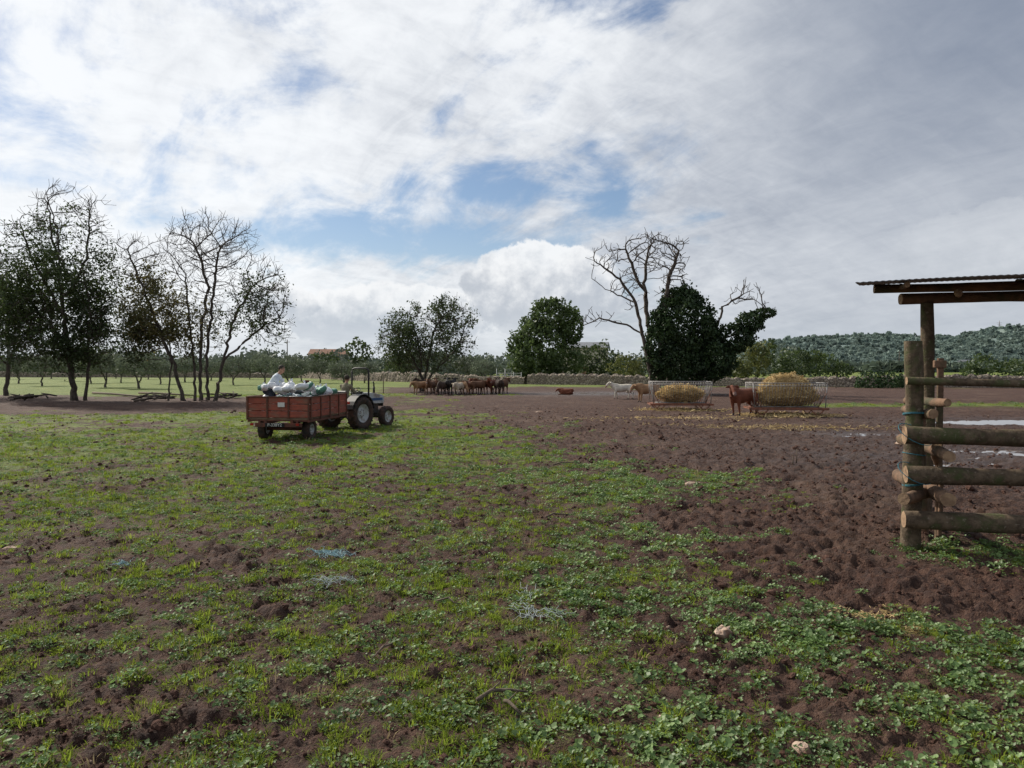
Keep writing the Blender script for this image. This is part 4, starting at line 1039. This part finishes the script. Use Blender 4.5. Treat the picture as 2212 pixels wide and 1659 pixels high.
# ------------------------------------------------------------ HAY FEEDERS
M_hay=pmat('hay',(.55,.40,.19),(.32,.21,.09),scale=14,rough=.95,bump=.8,bscale=40)
M_straw=leafmat('straw_stalks',(.55,.42,.21),(.70,.55,.30),(.38,.27,.12),trans=.15,cl=2,gloss=0)
M_rust=pmat('rusty_skid',(.26,.10,.06),(.14,.07,.045),scale=6,rough=.8)
def straws(P,rng,ln=.28,w=.012):
    n=len(P); a=rng.normal(size=(n,3)); a[:,2]*=.4; a/=np.linalg.norm(a,axis=1)[:,None]; b=rng.normal(size=(n,3)); b-=a*np.sum(a*b,1)[:,None]; b/=np.linalg.norm(b,axis=1)[:,None]
    l=(ln*rng.uniform(.4,1.2,n))[:,None]; V=np.stack([P-a*l*.5-b*w,P-a*l*.5+b*w,P+a*l*.5+b*w,P+a*l*.5-b*w],1).reshape(-1,3); return V,np.arange(n*4).reshape(-1,4)
def feeder(loc,rz,Lf,Wf,hayh,seed,haylen=.9):
    rng=np.random.default_rng(seed); r=empty('hay_feeder',loc,rz)
    zb_,zt_=.42,1.52
    g=G()
    for s1 in(-1,1):
        g.box((0,s1*Wf*.52,.36),(Lf*1.02,.07,.10),M_rust,bev=.01)
        for s2 in(-1,1):
            x=s2*Lf*.36
            g.tube([(x-.28,s1*Wf*.52,.32),(x,s1*Wf*.52,.04),(x+.28,s1*Wf*.52,.32)],.03,M_rust,6); g.tube([(x-.3,s1*Wf*.52,.03),(x+.3,s1*Wf*.52,.03)],.03,M_rust,6)
    for i in range(7):
        x=-Lf*.5+Lf*i/6; g.box((x,0,.355),(.06,Wf*1.0,.06),M_rust)
    g.box((0,0,.40),(Lf*.96,Wf*.96,.02),M_rust); g.obj('sled_frame',r)
    g=G()
    def sec(t,s1):
        return s1*Wf*(.14+.40*math.sin(t*math.pi/2)**.8), zb_+(zt_-zb_)*t**1.15
    xs=np.linspace(-Lf*.47,Lf*.47,int(Lf/.13))
    for x in xs:
        for s1 in(-1,1):
            g.tube([(x*(.86+.14*t),)+sec(t,s1) for t in(0,.2,.42,.65,.85,1)],.011,M_steel,5)
    for s1 in(-1,1):
        for t in(1,.90,.02):
            y_,z_=sec(t,s1); g.tube([(-Lf*.48*(.86+.14*t),y_,z_),(Lf*.48*(.86+.14*t),y_,z_)],.020 if t>.5 else .025,M_steel,6)
        for s2 in(-1,1):
            g.tube([(s2*Lf*.46,s1*Wf*.52,.38),(s2*Lf*.48,s1*Wf*.54,zt_+.02)],.022,M_steel,6)
            g.tube([(s2*Lf*.36,s1*Wf*.52,.38),(s2*Lf*.48,s1*Wf*.54,1.1)],.016,M_rust,6)
    for s2 in(-1,1):
        g.tube([(s2*Lf*.48,-Wf*.54,zt_),(s2*Lf*.48,Wf*.54,zt_)],.018,M_steel,6)
        for k in range(7):
            y_=(-.5+k/6)*Wf; g.tube([(s2*Lf*.42,y_*.35,zb_),(s2*Lf*.45,y_*.75,zb_+.5),(s2*Lf*.48,y_,zt_)],.009,M_steel,5)
    g.obj('bar_cradle',r)
    g=G(); nx,nt_=26,16; vs=[];fs=[]
    for i in range(nx+1):
        u=-1+2*i/nx; prof=max(0.0,1-abs(u)**2.2)**.6
        hl=Lf*.45*haylen
        for k in range(nt_):
            a=2*math.pi*k/nt_; top=zb_+.45+(hayh-zb_-.45)*(prof**1.3)
            if math.sin(a)>0: z_=zb_+.45+(top-(zb_+.45))*math.sin(a); cy=Wf*.33*prof*math.cos(a)
            else: z_=zb_+.45+.40*prof*math.sin(a); cy=Wf*.33*prof*math.cos(a)*(1-.6*abs(math.sin(a)))
            j=.04; vs.append((u*hl+rng.normal(0,j*.4),cy+rng.normal(0,j),z_+rng.normal(0,j)))
    for i in range(nx):
        for k in range(nt_): fs.append((i*nt_+k,i*nt_+(k+1)%nt_,(i+1)*nt_+(k+1)%nt_,(i+1)*nt_+k))
    g.add(vs,fs,M_hay,True); g.obj('hay_pile',r)
    vv=np.array(vs); P=vv[rng.integers(0,len(vv),4800)]+rng.normal(0,.045,(4800,3)); P[:,2]=np.maximum(P[:,2],.43)
    V,Fc=straws(P,rng,.24,.010); link(bpy.data.objects.new('hay_stalks',npmesh('hay_stalks',V,Fc,M_straw)),r)
    n=1500; P=np.stack([rng.normal(0,Lf*.30,n),rng.normal(-.25,Wf*.42,n),np.abs(rng.normal(.03,.03,n))+.02],-1); V,Fc=straws(P,rng,.3)
    link(bpy.data.objects.new('spilled_hay',npmesh('spilled_hay',V,Fc,M_straw)),r)
    return r
feeder((8.75,38.6,gzh(8.75,38.6)),-.06,3.15,1.35,1.34,1,.80)
feeder((12.55,34.0,gzh(12.5,34.0)),-.10,3.35,1.5,1.93,2,.92)

# ------------------------------------------------------------ FENCE & SHELTER
def logmat():
    m,nt,out=newmat('mossy_log'); b=nt.new('ShaderNodeBsdfPrincipled'); v=nt.obj()
    n=nt.noise(v,9,6,.65); c_=nt.mix(nt.sstep(n,.35,.65),(.15,.11,.073),(.07,.05,.034))
    ms=nt.noise(v,2.3,6,.7); c_=nt.mix(nt.sstep(ms,.47,.62,0,.8),c_,(.075,.09,.034))
    c_=nt.mix(nt.sstep(nt.noise(v,26,4,.6),.58,.7,0,.6),c_,(.26,.215,.16)); nt.put(b.inputs['Base Color'],c_); b.inputs['Roughness'].default_value=.92; b.inputs['Specular IOR Level'].default_value=.2
    bn=nt.new('ShaderNodeBump'); bn.inputs['Strength'].default_value=.7; bn.inputs['Distance'].default_value=.02; nt.put(bn.inputs['Height'],nt.noise(v,22,5,.65)); nt.l.new(bn.outputs[0],b.inputs['Normal']); nt.l.new(b.outputs[0],out.inputs[0]); return m
M_log=logmat(); M_end=pmat('log_end_grain',(.36,.24,.145),(.22,.14,.085),scale=9,rough=.9,bump=.3)
M_rlog=pmat('reddish_log',(.21,.125,.078),(.11,.072,.048),scale=5,rough=.9,bump=.4,dirt=(.06,.065,.035))
M_rope=pmat('teal_rope',(.05,.20,.23),(.035,.12,.16),scale=20,rough=.8)
def log(g,p0,p1,r0,r1,mat,seed,n=14,k=12,endm=None):
    rr=random.Random(seed); p0=Vector(p0);p1=Vector(p1); d_=p1-p0; ofs=[rr.uniform(0,6) for _ in range(4)]
    t_=d_.normalized(); rf=Vector((0,0,1)) if abs(t_.z)<.9 else Vector((1,0,0)); sd_=t_.cross(rf).normalized(); u=sd_.cross(t_); vs=[];fs=[]
    for i in range(k+1):
        s_=i/k; c=p0+d_*s_+sd_*(.014*math.sin(ofs[0]+s_*5))+u*(.02*math.sin(ofs[1]+s_*4)); R=r0+(r1-r0)*s_
        knot=1+.06*math.sin(ofs[3]+s_*14)+rr.uniform(-.02,.02)
        for j in range(n):
            a=2*math.pi*j/n; q=R*knot*(1+.05*math.sin(2*a+ofs[2]+s_*2)+.03*math.sin(5*a+ofs[3]+s_*3)+rr.uniform(-.015,.015)); vs.append(c+sd_*q*math.cos(a)+u*q*math.sin(a))
    for i in range(k):
        for j in range(n): fs.append((i*n+j,i*n+(j+1)%n,(i+1)*n+(j+1)%n,(i+1)*n+j))
    g.add(vs,fs,mat,True)
    g.add([v for v in vs[:n]],[tuple(range(n))[::-1]],endm or M_end); g.add([v for v in vs[-n:]],[tuple(range(n))],endm or M_end)
def rope(g,c,r,z,turns,seed,axis=None):
    pts=[]
    for i in range(turns*16+1):
        a=i*2*math.pi/16; pts.append(Vector((c[0]+math.cos(a)*(r+.008),c[1]+math.sin(a)*(r+.008),z+.012*i/16+.02*math.sin(a+seed))))
    g.tube(pts,.006,M_rope,6,cap=False); p=pts[-1]; g.tube([p,p+Vector((-.05,-.03,-.05)),p+Vector((-.08,-.02,-.14))],.005,M_rope,5)
FR=empty('log_fence',(5.07,9.3,0)); FO=Vector((5.07,9.3,0))
def fl(name,p0,p1,r0,r1,mat,seed,**k):
    g=G(); log(g,Vector(p0)-FO,Vector(p1)-FO,r0,r1,mat,seed,**k); return g.obj(name,FR)
fl('corner_post',(5.07,9.32,-.3),(5.03,9.32,2.61),.122,.108,M_log,1)
dx=Vector((math.cos(math.radians(-11)),math.sin(math.radians(-11)),0)); s0=Vector((4.86,9.12,0))
for i,(z0,z1,r0,r1,ln) in enumerate([(2.105,2.075,.045,.05,4.2),(1.455,1.44,.108,.095,4.2),(.975,.96,.10,.108,4.2),(.42,.37,.105,.115,4.2)]):
    p=s0+Vector((-.02*(i%2),0,z0)); q=s0+dx*ln+Vector((0,0,z1)); fl('rail_%d'%(i+1),p,q,r0,r1,M_log,10+i,k=20)
fl('far_post',s0+dx*4.0+Vector((.0,.22,-.3)),s0+dx*4.0+Vector((0,.22,2.4)),.12,.11,M_log,20)
fl('back_post',(5.62,10.1,-.2),(5.60,10.1,1.7),.075,.07,M_rlog,30)
g=G(); g.box(Vector((5.62,9.72,1.2))-FO,(.075,.045,2.4),M_rlog,bev=.006); g.box(Vector((5.60,9.70,2.32))-FO,(.16,.06,.10),M_rlog,bev=.01); g.obj('upright_plank',FR)
fl('cross_log_1',(5.22,8.82,1.20),(5.75,10.9,1.24),.075,.075,M_rlog,31)
fl('cross_log_2',(5.20,8.80,.68),(5.72,10.9,.70),.09,.09,M_rlog,32)
fl('cross_log_3',(4.74,8.92,.70),(5.45,9.62,.66),.068,.09,M_rlog,33)
fl('cross_log_4',(5.14,9.02,1.72),(5.62,10.6,1.66),.06,.06,M_rlog,34)
fl('cross_log_5',(5.42,9.20,1.86),(5.70,10.7,1.78),.05,.06,M_rlog,35)
fl('cross_log_6',(5.30,9.25,1.30),(5.62,9.75,1.02),.06,.05,M_rlog,36)
fl('brace_stick',(5.52,9.55,.1),(5.66,9.75,1.95),.03,.025,M_rlog,37,n=8)
g=G()
for z_,t_ in ((1.68,2),(1.18,1),(.80,2)): rope(g,(0,0.02),.122,z_,t_,int(z_*10))
for z_ in(1.455,.975):
    p=[Vector((-.10+.2*math.sin(a),-.19+.13*math.cos(a)*1.0,z_+.125*math.cos(a+.5))) for a in [i*.4 for i in range(17)]]
    g.tube(p,.005,M_rope,5,cap=False)
g.obj('ropes',FR)
SH=empty('log_shelter',(6.24,11.1,0)); SO=Vector((6.24,11.1,0))
def sl(name,p0,p1,r0,r1,mat,seed,**k):
    g=G(); log(g,Vector(p0)-SO,Vector(p1)-SO,r0,r1,mat,seed,**k); return g.obj(name,SH)
sl('post_1',(6.24,11.12,-.3),(6.22,11.12,3.24),.10,.088,M_log,40)
sl('post_2',(10.4,10.6,-.3),(10.4,10.6,3.24),.10,.09,M_log,41)
sl('beam_1',(5.86,11.2,3.30),(10.9,10.55,3.33),.083,.09,M_rlog,42,k=20)
sl('beam_2',(5.36,11.0,3.455),(10.2,9.65,3.42),.068,.07,M_rlog,43,k=20)
m,nt,out=newmat('corrugated_sheet'); b=nt.new('ShaderNodeBsdfPrincipled'); v=nt.obj()
nt.put(b.inputs['Base Color'],nt.mix(nt.sstep(nt.noise(v,3,6,.6),.4,.7),(.12,.13,.14),(.14,.10,.08))); b.inputs['Roughness'].default_value=.55; b.inputs['Metallic'].default_value=.3; nt.l.new(b.outputs[0],out.inputs[0]); M_sheet=m
A0=Vector((4.53,9.8,3.40)); ex=Vector((.90,-.44,0)).normalized(); ey=Vector((.44,.90,.085)); vs=[];fs=[]; nn=280
for i in range(nn+1):
    x=i/nn*5.5; zc=.004*math.sin(x*2*math.pi/.076)+.012*math.sin(x*1.3)
    for yv in(0,3.0):
        p=A0+ex*x+ey*yv+Vector((0,0,zc)); vs.append(p-SO); vs.append(p-SO-Vector((0,0,.010)))
for i in range(nn):
    q=i*4; fs+=[(q,q+4,q+6,q+2),(q+1,q+3,q+7,q+5),(q,q+1,q+5,q+4),(q+2,q+6,q+7,q+3)]
fs+=[(0,2,3,1)]
g=G(); g.add(vs,fs,M_sheet,False); g.obj('corrugated_roof',SH)
sl('rafter_1',A0+ex*.6+ey*.1-Vector((0,0,.055)),A0+ex*.6+ey*2.9-Vector((0,0,.055)),.035,.035,M_rlog,44)
sl('rafter_2',A0+ex*2.2+ey*.1-Vector((0,0,.055)),A0+ex*2.2+ey*2.9-Vector((0,0,.055)),.035,.035,M_rlog,45)
g=G(); g.ball(Vector((5.95,9.9,3.27))-SO,(.05,.05,.06),M_end,8,jit=.2); g.obj('bird_nest',SH)

# ------------------------------------------------------------ debris on the ground
def rock(px,py,s,seed,name='stone',mat=M_stone):
    p=gp(px,py); g=G(); g.ball((0,0,0),s,mat,9,Matrix.Rotation(seed,3,'Z'),.22,seed); g.sm=[False]*len(g.sm)
    g.obj(name,loc=(p.x,p.y,gzh(p.x,p.y)+s[2]*.4))
rock(1567,1378,(.11,.08,.055),1); rock(1738,1640,(.07,.05,.04),2); rock(1500,1048,(.18,.09,.05),3); rock(15,1185,(.09,.06,.03),4); rock(1945,963,(.16,.1,.05),5); rock(1165,890,(.2,.1,.05),6); rock(1435,1560,(.04,.03,.02),7)
def stick(px0,py0,px1,py1,r,seed):
    a=gp(px0,py0);b_=gp(px1,py1); a.z=gzh(a.x,a.y)+r+.01; b_.z=gzh(b_.x,b_.y)+r+.012; rr=random.Random(seed); m1=(a*2+b_)/3+Vector((rr.uniform(-.03,.03),rr.uniform(-.05,.05),.03)); m2=(a+b_*2)/3+Vector((0,rr.uniform(-.05,.05),.02))
    g=G(); g.tube([Vector((0,0,0)),m1-a,m2-a,b_-a],[r,r*.9,r*.7,r*.4],M_pole,7); g.tube([m1-a,m1-a+Vector((.06,.05,.04))],[r*.5,r*.2],M_pole,5); g.obj('fallen_branch',loc=a+Vector((0,0,.02)))
stick(1030,1530,1140,1503,.016,1); stick(942,1310,1000,1318,.010,2); stick(1090,1535,1128,1562,.015,3); stick(845,1405,800,1440,.009,4); stick(40,862,110,856,.08,5); stick(200,852,330,862,.09,6); stick(300,852,420,858,.09,7); stick(1180,1120,1235,1112,.015,8); stick(1195,1010,1240,1002,.02,9); stick(290,870,345,862,.08,10)
for px,py,h in ((1714,1005,.22),(1722,1003,.28)):
    p=gp(px,py); g=G(); g.tube([(0,0,-.05),(.01,0,h)],[.014,.009],M_pole,6); g.obj('stake',loc=(p.x,p.y,gzh(p.x,p.y)))
M_net=pmat('teal_netting',(.16,.32,.36),(.30,.42,.44),scale=20,rough=.8)
M_net2=pmat('grey_netting',(.40,.45,.44),(.28,.32,.31),scale=20,rough=.8)
def netting(px,py,rx,ry,n,mat,seed):
    rr=random.Random(seed); p=gp(px,py); g=G()
    for i in range(n):
        a=Vector((rr.gauss(0,rx*.4),rr.gauss(0,ry*.4),0)); pts=[]
        dr=rr.uniform(0,6.28)
        for k in range(7):
            w=p+a; pts.append(Vector((a.x,a.y,gzh(w.x,w.y)+.035+.03*rr.random()))); dr+=rr.uniform(-.9,.9); a=a+Vector((math.cos(dr)*rx*.22,math.sin(dr)*ry*.22,0))
        g.tube(pts,.0026,mat,4,cap=False)
    g.obj('baler_twine',loc=(p.x,p.y,0))
netting(708,1203,.18,.14,55,M_net,1); netting(716,1263,.17,.10,34,M_net2,2); netting(1160,1335,.18,.16,28,M_net2,3); netting(1140,1295,.08,.22,10,M_net2,4); netting(262,1232,.10,.07,16,M_net,5)
rngs=np.random.default_rng(77)
for px,py,sx,sy,n in ((1880,1322,.16,.09,500),(2000,1362,.12,.06,250),(1690,925,2.2,.6,900),(1470,905,2.2,.6,500)):
    p=gp(px,py); xx=p.x+rngs.normal(0,sx,n); yy=p.y+rngs.normal(0,sy,n); P=np.stack([xx,yy,height(xx,yy)+.012],-1); sc=.06 if n<600 and sx<1 else .25
    V,Fc=straws(P,rngs,sc,.0025 if sc<.1 else .008); o=np.array([p.x,p.y,0]); ob=link(bpy.data.objects.new('scattered_straw',npmesh('scattered_straw',V-o,Fc,M_straw))); ob.location=o
for px,py,sd_ in ((68,864,1),(330,866,2),(480,862,3)):
    p=gp(px,py); rr=random.Random(sd_); g=G()
    for i in range(16):
        a=rr.uniform(0,3.14); d_=Vector((math.cos(a),math.sin(a)*.5,rr.uniform(-.05,.25)))*rr.uniform(.4,.9); c=Vector((rr.gauss(0,.5),rr.gauss(0,.3),.12+rr.random()*.25)); g.tube([c-d_,c,c+d_],[.05,.06,.03],M_bark,6)
    g.obj('brush_pile',loc=(p.x,p.y,0))
p=gp(661,856); g=G(); g.tube([(0,0,-.1),(0,0,.8)],.035,M_pole,6); g.box((0,0,1.0),(.42,.35,.42),M_rust,bev=.02); g.box((0,-.18,1.02),(.28,.03,.2),M_black); g.obj('feed_box_on_post',loc=(p.x,p.y,0))
print('DONE', len(S.objects))
